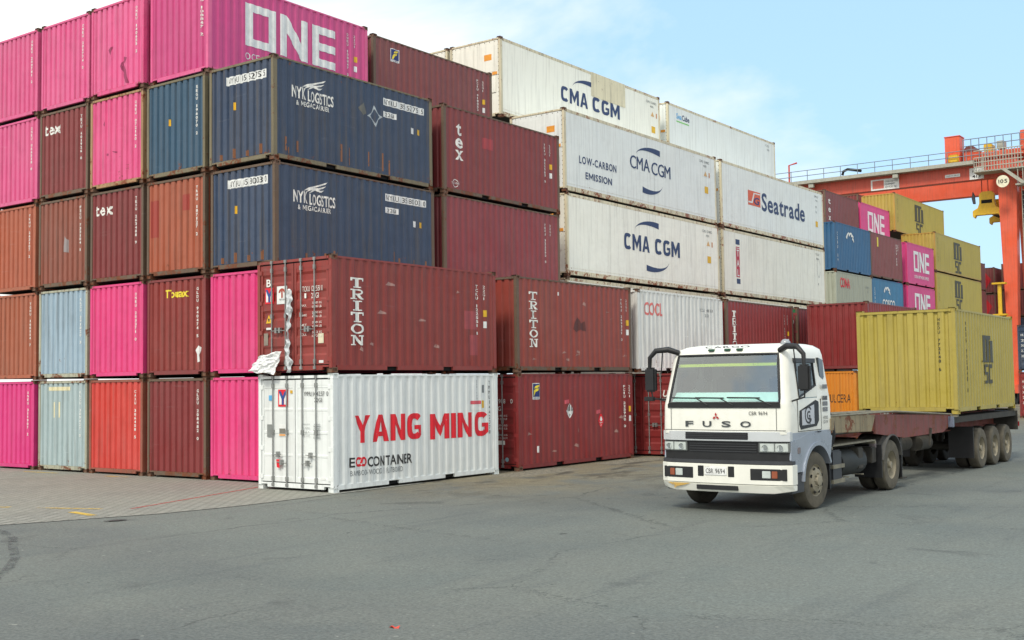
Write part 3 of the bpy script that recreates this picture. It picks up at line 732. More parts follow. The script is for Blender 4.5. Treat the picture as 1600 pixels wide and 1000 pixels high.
# ---- the long front row: ends face the camera
XB, YB, PB = -3.01, 1.06, 2.597
NA = 'ends of the front row of stacked containers'
def front(col, tier, label, body, frame=None, code=None, ink=WHITE_INK):
    c = container(label, XB-col*PB, YB, tier*TP, body, frame)
    if code: marks_end(c, code, ink)
    return c
front(0, 0, 'bottom pink container pressed against the white container with red lettering', PINK, PINK)
front(0, 1, 'pink container directly below the two navy ones, beside the torn plastic', PINK, PINK)
def nyk(tier, label, code, tail):
    c = front(0, tier, label, NAVY, FR_OLIVE if tier == 3 else FR_BROWN); r = c.root
    decal(r, 'number_strip', poly((.66, 2.10), (2.16, 2.08), (2.16, 2.30), (.66, 2.32)), c.E, CLEAN_WHITE, .004)
    decal(r, 'number_lettering', text('NYKU', .72, 2.13, .15, .42)+text(code[:2], 1.22, 2.13, .15, .2)+text(code[2:4], 1.50, 2.13, .15, .2)+text(code[4:], 1.76, 2.13, .15, .18)+text(tail, 2.06, 2.13, .15, .06), c.E, BLACK_INK, .007)
    decal(r, 'height_sticker', rect(.92, 1.44, 1.03, 1.64), c.E, YEL_LBL)
    decal(r, 'lettering', text('NYK', .62, 1.68, .29, .50, True, .05)+text('LOGISTICS', 1.17, 1.66, .27, .90, True, .05)+text('& MEGACARRIER', .78, 1.50, .12, 1.15, True), c.S, WHITE_INK)
    w = []
    for k in range(3):
        o = k*.10
        w += poly((.95+o, 1.98-k*.02), (1.15+o, 2.09+o*.5-.04*k), (1.42+o*.6, 2.17-.06*k), (1.80-o*.5, 2.30-.11*k), (1.72-o*.6, 2.23-.11*k), (1.40+o*.6, 2.12-.06*k), (1.18+o, 2.04-.04*k+o*.4))
    decal(r, 'emblem', w, c.S, WHITE_INK)
    decal(r, 'number_strip', rect(3.99, 2.09, 5.70, 2.29)+rect(3.99, 1.76, 4.53, 1.92), c.S, CLEAN_WHITE, .004)
    decal(r, 'number_lettering', text('NYKU', 4.03, 2.12, .14, .50)+text(code[:2], 4.70, 2.12, .14, .2)+text(code[2:4], 4.98, 2.12, .14, .2)+text(code[4:], 5.24, 2.12, .14, .2)+text(tail, 5.58, 2.12, .14, .07)+text('22G1', 4.08, 1.79, .10, .36), c.S, BLACK_INK, .007)
    decal(r, 'weight_plate', rect(5.13, 1.48, 5.26, 1.65), c.S, CLEAN_WHITE)
    decal(r, 'height_sticker', rect(5.40, 1.48, 5.51, 1.64), c.S, YEL_LBL)
    return c
c = nyk(2, 'lower of the two navy containers with white lettering and wing', '358003', '0')
c = nyk(3, 'upper of the two navy containers, with a torn diamond placard on its side', '355275', '5')
st = [(3.66+.30*(1 if k % 2 == 0 else .5)*math.cos(k*math.pi/4+.1), 1.71+.30*(1 if k % 2 == 0 else .5)*math.sin(k*math.pi/4+.1)) for k in range(8)]
si = [(3.66+.20*(1 if k % 2 == 0 else .62)*math.cos(k*math.pi/4+.1), 1.71+.20*(1 if k % 2 == 0 else .62)*math.sin(k*math.pi/4+.1)) for k in range(8)]
decal(c.root, 'placard_residue', [(st+si, [(k, (k+1) % 8, 8+(k+1) % 8, 8+k) for k in range(8)])], c.S, worn_ink('pale_residue', (170, 180, 186), .5), .004)
decal(c.root, 'placard', poly((3.02, 1.84), (3.2, 1.66), (3.34, 1.74), (3.24, 2.02)), c.S, plain('olive_residue', (104, 104, 98)), .004)
front(1, 0, 'dark maroon container at ground level between scarlet and pink ends', MAROON, FR_BROWN, 'GLDU 208482 0')
c = front(1, 1, 'maroon container end with small yellow lettering near its top', REDBROWN, MAROON, 'GLDU 940474 5')
decal(c.root, 'lettering', text('Touax', .74, 2.10, .21, .96, True, .02), c.E, YEL_INK)
decal(c.root, 'torn_label', poly((2.02, .68), (2.14, .80), (2.2, .74), (2.16, .55), (2.17, .38), (2.10, .36), (2.08, .58)), c.E, CLEAN_WHITE)
c = front(1, 2, 'terracotta container end with darker red paint patches', TERRA, FR_BROWN, 'TRHU 187127 2')
decal(c.root, 'paint_patch', rect(1.45, 1.72, 1.80, 2.14)+rect(.15, 1.1, .45, 2.1), c.E, worn_ink('dark_red_patch', (158, 62, 52), .1), .003)
c = front(1, 3, 'petrol blue container end with one yellow sticker', TEAL, FR_OLIVE, 'SEGU 196070 2')
decal(c.root, 'height_sticker', rect(.92, 1.40, 1.03, 1.58), c.E, YEL_LBL)
c = container('pink container with huge white capitals along its side, highest of the front row', -5.65, 1.15, 4*TP, ROSE, PINK_FADED); r = c.root
marks_end(c, 'ONEU 108847 2', u=2.15)
O = []
def ring(u0, v0, u1, v1, t, tv): return rect(u0, v0, u0+t, v1)+rect(u1-t, v0, u1, v1)+rect(u0+t, v1-tv, u1-t, v1)+rect(u0+t, v0, u1-t, v0+tv)
def one(u, v0, v1, k=1.0):
    s = ring(u, v0, u+1.1*k, v1, .27*k, .22*k)
    a = u+1.27*k; s += rect(a, v0, a+.25*k, v1)+rect(a+.80*k, v0, a+1.05*k, v1)+poly((a+.25*k, v1), (a+.25*k, v1-.42*(v1-v0)), (a+.80*k, v0), (a+.80*k, v0+.42*(v1-v0)))
    a = u+2.48*k; vm = (v0+v1)/2; s += rect(a, v0, a+.27*k, v1)+rect(a+.27*k, v1-.23*k, a+.95*k, v1)+rect(a+.27*k, vm-.12*k, a+.95*k, vm+.11*k)+rect(a+.27*k, v0, a+.95*k, v0+.23*k)
    return s
decal(r, 'lettering', one(1.26, 1.0, 2.18), c.S, CLEAN_WHITE)
decal(r, 'lettering', text('OCEAN NETWORK EXPRESS', 1.26, .62, .19, 3.4), c.S, CLEAN_WHITE)
marks_side(c, 'ONEU 108847 2', u=5.20)
front(2, 0, 'scarlet container end on the ground, the brightest red in the row', SCARLET, BRICK, 'CAXU 306458 5')
front(2, 1, 'pink container end between the ice blue and the yellow lettered ends', PINK, PINK, 'ONEU 203371 0')
c = front(2, 2, 'maroon container end with white lower case lettering, third from the ground', MAROON, FR_BROWN, 'TEXU 263488 9'); decal(c.root, 'lettering', text('tex', .20, 1.94, .33, .82, True, .02), c.E, WHITE_INK)
front(2, 3, 'pink container end with rust spots and a rusty right post', PINK_RUST, FR_RUST, 'ONEU 072160 2')
front(2, 4, 'top pink container end with dark scuff marks and rusty posts', PINK_FADED, PINK_RUST, 'ONEU 140655 2')
c = front(3, 0, 'grey blue container end on the ground with a cream patch at its top', ICE_GREEN, FR_ICE, 'KLCU 309027 0')
decal(c.root, 'paint_patch', rect(.45, 2.33, 1.6, 2.44)+rect(.72, 1.55, .84, 2.0)+rect(.98, 1.55, 1.10, 2.0), c.E, plain('cream_patch', (222, 214, 176)), .005)
front(3, 1, 'ice blue container end with heavy rust along its bottom rail', ICE, FR_ICE, 'KLCU 291820 3')
c = front(3, 2, 'brick brown container end with one pale grey smear', BRICK, FR_BROWN, 'FSCU 733104 1')
decal(c.root, 'paint_smear', poly((1.25, 1.05), (1.32, 1.5), (1.4, 1.42), (1.5, 1.35), (1.46, 1.02)), c.E, worn_ink('grey_smear', (150, 140, 140), .3), .005)
c = front(3, 3, 'maroon container end with white lower case lettering under a pink one', MAROON, FR_BROWN, 'TEXU 401926 0'); decal(c.root, 'lettering', text('tex', .20, 1.94, .34, .86, True, .02), c.E, WHITE_INK)
front(3, 4, 'top row pink container end with clean pink posts, second from the left photo edge', PINK_FADED, PINK_FADED, 'ONEU 201774 2')
front(4, 0, 'magenta container end at the photo edge on the ground', MAGENTA, MAGENTA, 'ONEU 311907 2')
front(4, 1, 'ochre brown container end at the photo edge above the magenta one', OCHRE, OCHRE, 'TGHU 160114 7')
front(4, 2, 'terracotta container end at the photo edge under a pink one', TERRA, OCHRE, 'TRHU 263107 2')
front(4, 3, 'second pink container end from the top at the photo edge', PINK_FADED, PINK_FADED, 'ONEU 066518 0')
front(4, 4, 'topmost pink container end at the photo edge', PINK_FADED, PINK_FADED, 'ONEU 200781 2')

SCUFF = worn_ink('dark_scuff_mark', (150, 50, 92), .5)
RUNS = worn_ink('rust_run', (136, 88, 56), .6)
def find(lbl): return next(o for o in COL.objects if o.get('label', '').startswith(lbl))
fe = Face('-Y', 0, -CW/2, *end_prof()); fs = Face('+X', CW/2, 0, *side_prof(L20, False))
o = find('top pink container end with dark'); decal(o, 'scuff_mark', poly((1.35, .75), (1.5, .5), (1.6, .25), (1.7, .22), (1.62, .6), (1.45, .9))+poly((.8, 1.3), (.9, 1.15), (.95, 1.4))+poly((1.5, 1.0), (1.55, .8), (1.66, .95)), fe, SCUFF, .004)
o = find('pink container end with rust'); decal(o, 'scuff_mark', poly((.22, 1.9), (.27, 1.9), (.26, 1.7))+poly((.7, 1.02), (.86, 1.0), (.84, .94), (.7, .97))+poly((.95, 1.06), (1.2, 1.02), (1.18, .98))+poly((.6, 1.85), (.66, 1.95), (.66, 1.8)), fe, SCUFF, .004)
for lb in ('lower of the two', 'upper of the two'):
    rr_ = random.Random(lb); sh = []
    for k in range(9):
        u = rr_.uniform(.3, 5.8); v = rr_.uniform(.18, .3); h = rr_.uniform(.15, .5); sh += rect(u, v, u+rr_.uniform(.03, .09), v+h)
    o = find(lb); decal(o, 'rust_run', sh, fs, RUNS, .003); decal(o, 'rust_run', [q for k in range(4) for q in rect(.4+k*.5, .2, .46+k*.5, .35+.1*(k % 2))], fe, RUNS, .003)
for lb, n_ in (('red brown container with tall', 7), ('russet container with white', 9), ('wine red container on the ground', 6)):
    rr_ = random.Random(lb); sh = []
    for k in range(n_):
        u = rr_.uniform(.3, 5.6); v = rr_.uniform(.3, 2.1); w = rr_.uniform(.05, .35); sh += poly((u, v), (u+w, v+rr_.uniform(-.06, .06)), (u+w, v+.03), (u+w*.4, v+rr_.uniform(.03, .1)))
    decal(find(lb), 'scuff_mark', sh, fs, worn_ink('pale_scuff', (170, 130, 122), .5), .003)
# ---- second bay behind the front row
YT = 7.60
for k in range(2): container('maroon container hidden behind the front stacks', XB, YT, k*TP, MAROON, FR_BROWN, group='containers hidden behind the front stacks')
c = container('plain faded crimson container beneath the maroon one with vertical lettering', XB, YT, 2*TP, CRIMSON, FR_BROWN); marks_side(c, 'TEXU 322590 8', u=5.22, yl=False); marks_end(c, 'TEXU 322590 8', u=.3)
c = container('maroon container with white vertical lower case lettering beside the navy ones', XB, YT, 3*TP, MAROON, FR_BROWN); marks_side(c, 'TEXU 322563 0', u=5.22); r = c.root
decal(r, 'lettering', text('t', .60, 1.80, .42, .26, True)+text('e', .57, 1.42, .42, .33, True)+text('x', .56, 1.06, .42, .36, True), c.S, WHITE_INK)
decal(r, 'paint_patch', rect(1.85, 1.58, 2.42, 1.92), c.S, worn_ink('bright_red_patch', (164, 60, 66), .1), .004)
decal(r, 'lettering', text('TEXTAINER', .35, .30, .07, .36)+arcband(.53, .33, .14, .12, 30, 150, .02, .02)+arcband(.53, .33, .14, .12, 210, 330, .02, .02), c.S, WHITE_INK)
c = container('dull maroon top row container with a blue and yellow crest', -5.9, 7.73, 4*TP, MAROON_DULL, FR_BROWN); crest(c.root, c.S, .82, 1.94, 1.21, 2.36); marks_side(c, 'FCIU 418052 7', u=5.25)

# ---- white refrigerated containers
HR = 3.06; XR = -4.51
def reefer(label, xr, y0, z0, body=REEFER, H=HR): return container(label, xr, y0, z0, body, FR_REEFER, L=L40, H=H, end='machinery', reefer=True)
def reefer_marks(c, u=11.05):
    decal(c.root, 'lettering', text('CGMU', u-.45, 2.62, .11, .35)+text('534182', u-.02, 2.62, .11, .5)+text('45R1', u-.1, 2.44, .10, .3), c.S, GREY_INK)
    decal(c.root, 'warning_sign', poly((u-.05, 2.05), (u+.27, 2.05), (u+.11, 2.27)), c.S, plain('amber_film', (214, 170, 110)))
    decal(c.root, 'sticker', rect(u+.42, 2.02, u+.53, 2.24), c.S, plain('dull_orange_film', (206, 150, 110)))
    decal(c.root, 'height_sticker', rect(u, 1.30, u+.34, 1.60), c.S, YEL_LBL)
def swoosh(cx, cy, rx, ry, up=True):
    n = 16; o = []; i_ = []
    for k in range(n+1):
        t = k/n; a = R(168-96*t) if up else R(-12-96*t)
        w = .03+.22*t
        o.append((cx+rx*math.cos(a), cy+ry*math.sin(a))); i_.append((cx+(rx-.1*w)*math.cos(a), cy+(ry-w)*math.sin(a)))
    return [(o+i_, [(k, k+1, n+2+k, n+1+k) for k in range(n)])]
for j, y in enumerate((16.28, 28.92)):
    for k in range(2): reefer((('lowest white refrigerated container, hidden behind the russet stack', 'lowest white refrigerated container, hidden behind the truck cab')[j], ('white top rail of a refrigerated container showing above the russet one', 'white top rail of a refrigerated container showing above the maroon one by the truck')[j])[k], XR, y, k*3.09, REEFER, 3.08)
c = reefer('cream white refrigerated container with bold navy lettering, lower of the near pair', XR, 16.28, 6.19); r = c.root
decal(r, 'lettering', heavy('CMA', 4.0, 1.32, .64, 1.98)+heavy('CGM', 6.42, 1.31, .64, 2.1), c.S, NAVY_INK)
decal(r, 'emblem', swoosh(6.30, 2.08, 1.50, .52)+swoosh(6.15, 1.12, 1.45, .56, False), c.S, NAVY_INK); reefer_marks(c)
c = reefer('white refrigerated container with navy lettering and two small lines of text', XR, 16.28, 9.26, REEFER_GREY); r = c.root
decal(r, 'lettering', text('CMA', 4.65, 1.52, .52, 1.55, False, .08)+text('CGM', 6.35, 1.48, .52, 1.58, False, .08)+text('CMA', 4.67, 1.52, .52, 1.55, False, .08)+text('CGM', 6.37, 1.48, .52, 1.58, False, .08), c.S, NAVY_INK)
decal(r, 'lettering', text('LOW-CARBON', .98, 1.16, .27, 2.62, True, .12)+text('EMISSION', 1.39, .62, .25, 1.86, True, .12), c.S, NAVY_INK)
decal(r, 'emblem', swoosh(6.62, 2.05, 1.52, .50)+swoosh(6.0, 1.18, 1.28, .56, False), c.S, NAVY_INK); reefer_marks(c)
c = reefer('white refrigerated container with navy lettering beside an orange square emblem', XR, 28.92, 9.26, REEFER_GREY); r = c.root
decal(r, 'emblem', rect(2.82, 1.32, 4.2, 2.02), c.S, plain('vermilion_film', (214, 98, 66)), .004)
decal(r, 'emblem', poly((2.85, 1.5), (3.2, 1.5), (3.45, 1.95), (4.15, 1.95), (4.15, 1.90), (3.55, 1.90), (3.3, 1.43), (2.85, 1.43)), c.S, CLEAN_WHITE, .008)
decal(r, 'emblem', place(text('G', 0, 0, .32, .62, True, 0, .2), 3.42, 1.42, 1), c.S, plain('deep_blue_film', (34, 52, 112)), .010)
decal(r, 'lettering', text('Seatrade', 4.34, 1.22, .84, 5.3, True, .05), c.S, NAVY_INK)
decal(r, 'lettering', text('SMLU', 11.02, 2.66, .11, .5)+text('791', 11.1, 2.44, .1, .3)+text('45', 11.1, 2.1, .12, .2)+text('kg', 11.1, 1.86, .1, .2), c.S, GREY_INK); decal(r, 'height_sticker', rect(11.1, 1.1, 11.4, 1.4), c.S, YEL_LBL)
c = reefer('cream white refrigerated container with a small red and navy vertical sign', XR, 28.92, 6.19); r = c.root
decal(r, 'sign_panel', rect(1.33, 2.38, 1.75, 2.62)+rect(1.37, .58, 1.75, .81), c.S, NAVY_INK)
decal(r, 'sign_panel', rect(1.35, .88, 1.72, 2.28), c.S, plain('sign_red', (180, 48, 70)), .004)
decal(r, 'lettering', text('T', 1.42, 1.84, .30, .24, True)+text('A', 1.41, 1.38, .30, .26, True)+text('L', 1.45, .94, .30, .2, True)+rect(1.38, 2.2, 1.7, 2.23), c.S, CLEAN_WHITE, .008)
decal(r, 'lettering', text('TLLU', 10.9, 2.66, .11, .5)+text('106', 11.0, 2.44, .1, .3)+text('1', 11.2, 1.1, .12, .06), c.S, GREY_INK)
decal(r, 'warning_sign', arcband(11.3, 2.0, .22, .5, 20, 340, .02, .02), c.S, GREY_INK)
XT = -7.2
c = reefer('top cream white refrigerated container with a patched side over its navy lettering', XT, 16.05, 12.33); r = c.root
decal(r, 'lettering', heavy('CMA', 4.06, 1.38, .62, 2.0)+heavy('CGM', 6.42, 1.38, .62, 2.2), c.S, NAVY_INK)
decal(r, 'emblem', swoosh(6.35, 2.05, 1.46, .52), c.S, NAVY_INK); reefer_marks(c, 11.4)
decal(r, 'repair_sheet', rect(6.34, 2.0, 9.1, 3.03), c.S, paint('cream_patch_paint', (224, 214, 180), rust=.24, dirt=.4), .014)
c = reefer('top grey white refrigerated container with a small blue and green name', XT, 29.05, 12.33, REEFER_GREY); r = c.root
decal(r, 'lettering', text('Sea', .84, 2.40, .25, .52, True, .04), c.S, plain('sky_blue_film', (90, 170, 220)))
decal(r, 'lettering', text('Cube', 1.40, 2.40, .25, .74, True, .04), c.S, NAVY_INK)
decal(r, 'lettering', rect(.84, 2.24, 2.1, 2.30), c.S, plain('lime_film', (130, 200, 110)))
decal(r, 'lettering', text('SCZU', 10.9, 2.66, .11, .5)+text('45R1', 11.1, 2.45, .1, .3), c.S, GREY_INK)
reefer('far white refrigerated container of the top row, only its bolted end showing', XT-2.55, 16.05, 12.33)

# ---- blocks further along the yard
HB = 2.90; HK = 2.88
def back(label, xr, y0, tier, body, frame=None, L=L20, **k): return container(label, xr, y0, tier*HB, body, frame, L=L, H=HK, **k)
XC = -6.1
c = back('putty grey container with small red lettering beyond the white refrigerated ones', XC, 46.9, 2, PUTTY, PUTTY); decal(c.root, 'lettering', text('CONA', .65, 1.95, .55, 1.6, True, .05), c.SF, RED_INK)
decal(c.root, 'lettering', text('1204', 5.0, 2.1, .12, .5)+text('22', 5.2, 1.85, .12, .2), c.SF, GREY_INK)
c = back('ocean blue container with a white sail emblem above the putty grey one', XC, 46.9, 3, BLUE, BLUE); r = c.root
def sails(root, face, u, v, k=1.0):
    s = []
    for q in range(4): s += arcband(u, v, (1.0-.16*q)*k*.75, (.62-.05*q)*k, 150-q*30, 112-q*30, .16*k, .05*k, 6)
    decal(root, 'emblem', s, face, WHITE_INK)
sails(r, c.SF, 2.7, 1.65, 1.35); decal(r, 'number_lettering', stack('CSNU 14', .42, 2.3, .5, .09, True), c.SF, WHITE_INK)
c = back('dull maroon container with a small yellow sticker beyond the ocean blue one', XC, 53.0, 3, MAROON_DULL, FR_BROWN); decal(c.root, 'height_sticker', rect(1.2, 2.0, 1.45, 2.6), c.SF, YEL_INK); marks_side(c, 'BMOU 223', u=5.0, yl=False)
c = back('mid blue container with white emblem and lettering under the dull maroon one', XC, 53.0, 2, BLUE_LIGHT, BLUE); r = c.root
sails(r, c.SF, 3.0, 1.72, 1.25); decal(r, 'lettering', text('COSCO', 1.9, 1.08, .52, 2.4, True, .03)+text('SHIPPING', 2.0, .74, .24, 2.0, True, .06), c.SF, WHITE_INK); decal(r, 'number_lettering', stack('CSNU 62', .5, 2.3, .4, .09, True), c.SF, WHITE_INK)
def one_small(label, xr, y0, tier, sub=False):
    c = back(label, xr, y0, tier, ROSE, PINK)
    decal(c.root, 'lettering', one(1.45, .95, 2.35, 1.0), c.SF, CLEAN_WHITE)
    if sub: decal(c.root, 'lettering', text('OCEAN NETWORK EXPRESS', 1.5, .50, .2, 3.2, True), c.SF, CLEAN_WHITE)
one_small('rose pink container with white capitals beside the dull maroon one, upper of two', XC, 60.1, 3, True)
one_small('rose pink container with white capitals just above the yellow trailer load', XC, 60.1, 2)
c = container('highest dull maroon container beyond the white ones, with broken white lettering', -8.87, 52.8, 4*HB, MAROON_DULL, FR_BROWN, H=HK); decal(c.root, 'lettering', stack('tex', .75, 2.5, .9, .4, True), c.SF, WHITE_INK)
one_small('highest rose pink container with white capitals, against the yellow end wall', -8.87, 59.2, 4)
def msc_mark(c, u, v1, w, h):
    s = []
    t = w*.28
    s += rect(u, v1-h*.52, u+t, v1)+rect(u+w*.39, v1-h*.52, u+w*.39+t, v1-h*.06)+rect(u+w*.78, v1-h*.52, u+w*.78+t, v1-h*.10)
    s += rect(u+t, v1-h*.08, u+w*.85, v1)+rect(u-w*.08, v1-h*.56, u+t+w*.06, v1-h*.52)+rect(u+w*.34, v1-h*.56, u+w*.66, v1-h*.52)+rect(u+w*.74, v1-h*.56, u+w*1.08, v1-h*.52)
    a = u+w*.12
    s += rect(a, v1-h*.66, a+w*.36, v1-h*.60)+rect(a, v1-h*.80, a+w*.12, v1-h*.66)+rect(a, v1-h*.82, a+w*.36, v1-h*.76)+rect(a+w*.24, v1-h*.96, a+w*.36, v1-h*.82)+rect(a, v1-h, a+w*.36, v1-h*.94)
    a = u+w*.56
    s += rect(a, v1-h, a+w*.12, v1-h*.6)+rect(a+w*.12, v1-h*.68, a+w*.38, v1-h*.6)+rect(a+w*.12, v1-h, a+w*.38, v1-h*.92)
    decal(c.root, 'lettering', s, c.SF, plain('charcoal_lettering', (66, 64, 48)))
for lb, x, y, t in (('topmost yellow container with charcoal lettering under the crane beam', -8.5, 65.4, 12.98),
                    ('yellow container with charcoal lettering, second from the top, in front of the crane', -6.08, 66.6, 10.02),
                    ('yellow container with charcoal lettering just above the yellow trailer load', -6.08, 66.6, 7.13)):
    c = container(lb, x, y, t, YELLOW, YELLOW_OCHRE, L=L40, H=2.86)
    msc_mark(c, 4.7, 2.5, 1.9, 2.3); decal(c.root, 'number_lettering', stack('MSCU 730', .6, 2.5, .7, .1), c.SF, plain('charcoal_lettering', (66, 64, 48)))
back('small maroon container corner peeping up beside the topmost yellow one', -14.15, 73.7, 5, MAROON, FR_BROWN)
for k, y in enumerate((46.9, 53.0, 60.1)): back(('putty', 'blue', 'rose')[k]+' stack maroon container hidden behind the truck', XC, y, 1, MAROON, FR_BROWN)
container('maroon container hidden under the lowest yellow one', -6.08, 66.6, 4.2, MAROON, FR_BROWN, L=L40, H=2.86)
far = 'dark containers in the far stack by the crane leg'
for i, (x, y, top, cols) in enumerate(((-10.65, 92.5, 13.3, (MAROON_DULL, REDBROWN, MAROON)), (-10.84, 102.8, 13.3, (MAROON_DULL, CRIMSON, NAVY)), (-7.9, 103.4, 13.6, (MAROON, MAROON_DULL, NAVY)))):
    for k, m_ in enumerate(cols):
        lb = (('narrow maroon container edge beside the lower yellow ones, topmost', 'narrow maroon container edge beside the lower yellow ones, middle', 'narrow maroon container edge beside the lower yellow ones, lowest'),
              ('brownish maroon container end at the top of the far stack', 'red smeared container under the brownish far one', 'dark navy container low in the far stack'),
              ('far maroon container touching the crane leg, topmost', 'far maroon container touching the crane leg, middle', 'far dark navy container behind the yellow post'))[i][k]
        c = container(lb, x, y, top-(k+1)*TP, m_, FR_BROWN, H=2.64)
        if i == 1 and k < 2: decal(c.root, 'paint_smear', poly((.3, .3), (.5, 1.6), (1.5, 2.2), (2.1, 1.4), (1.4, .2)), c.E, worn_ink('red_smear', (190, 30, 42), .2), .005)
for k, (m_, lb) in enumerate(((WINE, 'wine red container with white marked doors at the photo edge, below a navy one'), (NAVY, 'navy container with barred doors at the photo edge, beyond the trailer'))):
    c = container(lb, 4.95, 52.0, k*TP, m_, m_, end='doors')
    rows = []
    for i in range(5): rows += text(('HLXU 204611', '22G1', '30.480 KG', '2.250 KG', '33.2 CU.M')[i], .18, 2.0-i*.30, .13, .75)
    decal(c.root, 'lettering', rows, c.E, WHITE_INK)

# ---------------------------------------------------------------- ground
def asphalt_mat():
    m = NT('worn_asphalt'); v = m.obj(False)
    big = m.noise(v, 0.09, 4, 0.5); mid = m.noise(v, 0.5, 5, 0.6); fine = m.noise(v, 7.0, 4, 0.65); grit = m.noise(v, 24.0, 4, 0.75)
    col = m.mix(m.ramp(big, .35, .65), srgb(100, 107, 104), srgb(115, 121, 116))
    pat = m.noise(m.scaled(v, (.13, .13, .13), (3, 7, 0)), 1.0, 1, .3, 0.9)          # relaid patches
    col = m.mix(m.ramp(pat, .44, .56, 0, .45), col, srgb(94, 98, 98))
    pat2 = m.noise(m.scaled(v, (.21, .17, .2), (30, 2, 0)), 1.0, 1, .3, 1.2)
    col = m.mix(m.ramp(pat2, .55, .60, 0, .3), col, srgb(120, 123, 116))
    col = m.mix(m.ramp(mid, .38, .72, 0, .5), col, srgb(124, 127, 120))
    # dust and dried mud near the stacks
    sx = m.n('ShaderNodeSeparateXYZ', {0: v})
    near = m.ramp(sx.outputs['X'], 2.0, 7.5, 1.0, 0.0); ny = m.ramp(sx.outputs['Y'], -1.5, 4.0, 0.0, 1.0)
    zone = m.mul(near, ny)
    mud = m.mul(zone, m.ramp(m.noise(v, .7, 7, .68, .5), .30, .50))
    col = m.mix(m.mul(mud, .85), col, m.mix(m.noise(v, 3.0, 5, .6), srgb(104, 96, 76), srgb(152, 142, 116)))
    wet = m.mul(zone, m.ramp(m.noise(m.scaled(v, (.9, .5, 1), (4, 9, 0)), 1.0, 6, .65, .6), .53, .62))
    col = m.mix(m.mul(wet, .8), col, srgb(74, 70, 62))
    st = m.noise(m.scaled(v, (.55, .8, 1), (11, 2, 0)), 1.0, 6, .65, .5)
    col = m.mix(m.ramp(st, .60, .72, 0, .6), col, srgb(76, 78, 77))                  # oil and damp
    st2 = m.noise(m.scaled(v, (2.6, .22, 1), (1, 5, 0)), 1.0, 5, .6, .3)
    col = m.mix(m.ramp(st2, .56, .76, 0, .5), col, srgb(88, 92, 92))                  # wheel rubbing along the lane
    cr = m.n('ShaderNodeTexVoronoi', {'Vector': m.n('ShaderNodeVectorMath', {0: v, 1: m.n('ShaderNodeCombineXYZ', {'X': mid, 'Y': fine}).outputs[0]}, operation='ADD').outputs[0], 'Scale': .16}, feature='DISTANCE_TO_EDGE').outputs['Distance']
    crk = m.mul(m.ramp(cr, .0, .006, 1, 0), m.ramp(mid, .42, .52))
    col = m.mix(m.mul(crk, .6), col, srgb(66, 68, 67))                                 # sealed joints and cracks
    col = m.mix(1.0, col, m.mix(m.ramp(grit, .36, .66), (.68, .68, .68, 1), (1.22, 1.22, 1.21, 1)), 'MULTIPLY')
    drip = m.ramp(m.noise(v, 2.4, 3, .5), .715, .74)
    col = m.mix(m.mul(drip, .75), col, srgb(58, 59, 58))
    chip = m.ramp(m.noise(m.scaled(v, (5, 7, 1), (3, 1, 0)), 1.0, 2, .5), .735, .75)
    col = m.mix(m.mul(chip, .6), col, srgb(160, 160, 152))
    col = m.mix(1.0, col, m.mix(m.ramp(fine, .35, .68), (.90, .90, .90, 1), (1.06, 1.06, 1.06, 1)), 'MULTIPLY')
    m.set('Base Color', col); m.set('Roughness', m.ramp(mid, .3, .7, .78, .92)); m.set('Specular IOR Level', 0.3)
    m.bump(m.math('ADD', m.mul(grit, .8), m.mul(fine, .5)), .7, .02)
    return m.m
def paver_mat():
    m = NT('concrete_pavers'); v = m.obj(False)
    rot = m.n('ShaderNodeMapping', {'Vector': v, 'Rotation': (0, 0, R(1.5)), 'Scale': (1, 1, 1)}).outputs['Vector']
    b = m.n('ShaderNodeTexBrick', {'Vector': rot, 'Color1': srgb(144, 145, 137), 'Color2': srgb(128, 130, 123), 'Mortar': srgb(70, 72, 68), 'Scale': 1.0,
            'Mortar Size': .017, 'Mortar Smooth': .3, 'Bias': 0.0, 'Brick Width': .25, 'Row Height': .15}, offset=.5)
    big = m.noise(v, .35, 5, .6)
    col = m.mix(m.ramp(big, .35, .7, 0, .3), b.outputs['Color'], srgb(148, 148, 132))
    col = m.mix(m.ramp(m.noise(m.scaled(v, (1, .5, 1)), 1.1, 6, .65), .54, .72, 0, .55), col, srgb(98, 98, 92))
    col = m.mix(m.ramp(m.noise(v, 26, 3, .7), .3, .8, 0, .4), col, srgb(170, 168, 158))
    m.set('Base Color', col); m.set('Roughness', .88); m.set('Specular IOR Level', .3)
    m.bump(m.math('SUBTRACT', m.mul(m.noise(v, 30, 2), .2), b.outputs['Fac']), .5, .012)
    return m.m
g = MB().grid(lambda a, b: (-900+a*1800, -900+b*1800, 0), 8, 8).build('ground', asphalt_mat()); tag(g, kind='structure')
edge = [(-3.6, -13.2), (-2.4, -10.4), (-.98, -7.15), (-.42, -5.7), (.03, -4.55), (.2, -3.4), (.27, -2.6), (.26, -1.8), (.23, -1.16), (.22, -.3), (.2, .6), (.1, 3)]
pv = MB().add([(x, y, .004) for x, y in edge]+[(-90, 3, .004), (-90, -13.2, .004)], [tuple(range(len(edge)+2))]).build('paved_yard', paver_mat()); tag(pv, kind='structure')
kb = MB()
for (x0, y0), (x1, y1) in zip(edge[:-1], edge[1:]): kb.add([(x0, y0, .007), (x0+.035, y0, .007), (x1+.035, y1, .007), (x1, y1, .007)], [(0, 1, 2, 3)])
tag(kb.build('paving_joint', plain('joint_filler', (62, 62, 60), .9, var=.4, scale=3)), kind='structure')
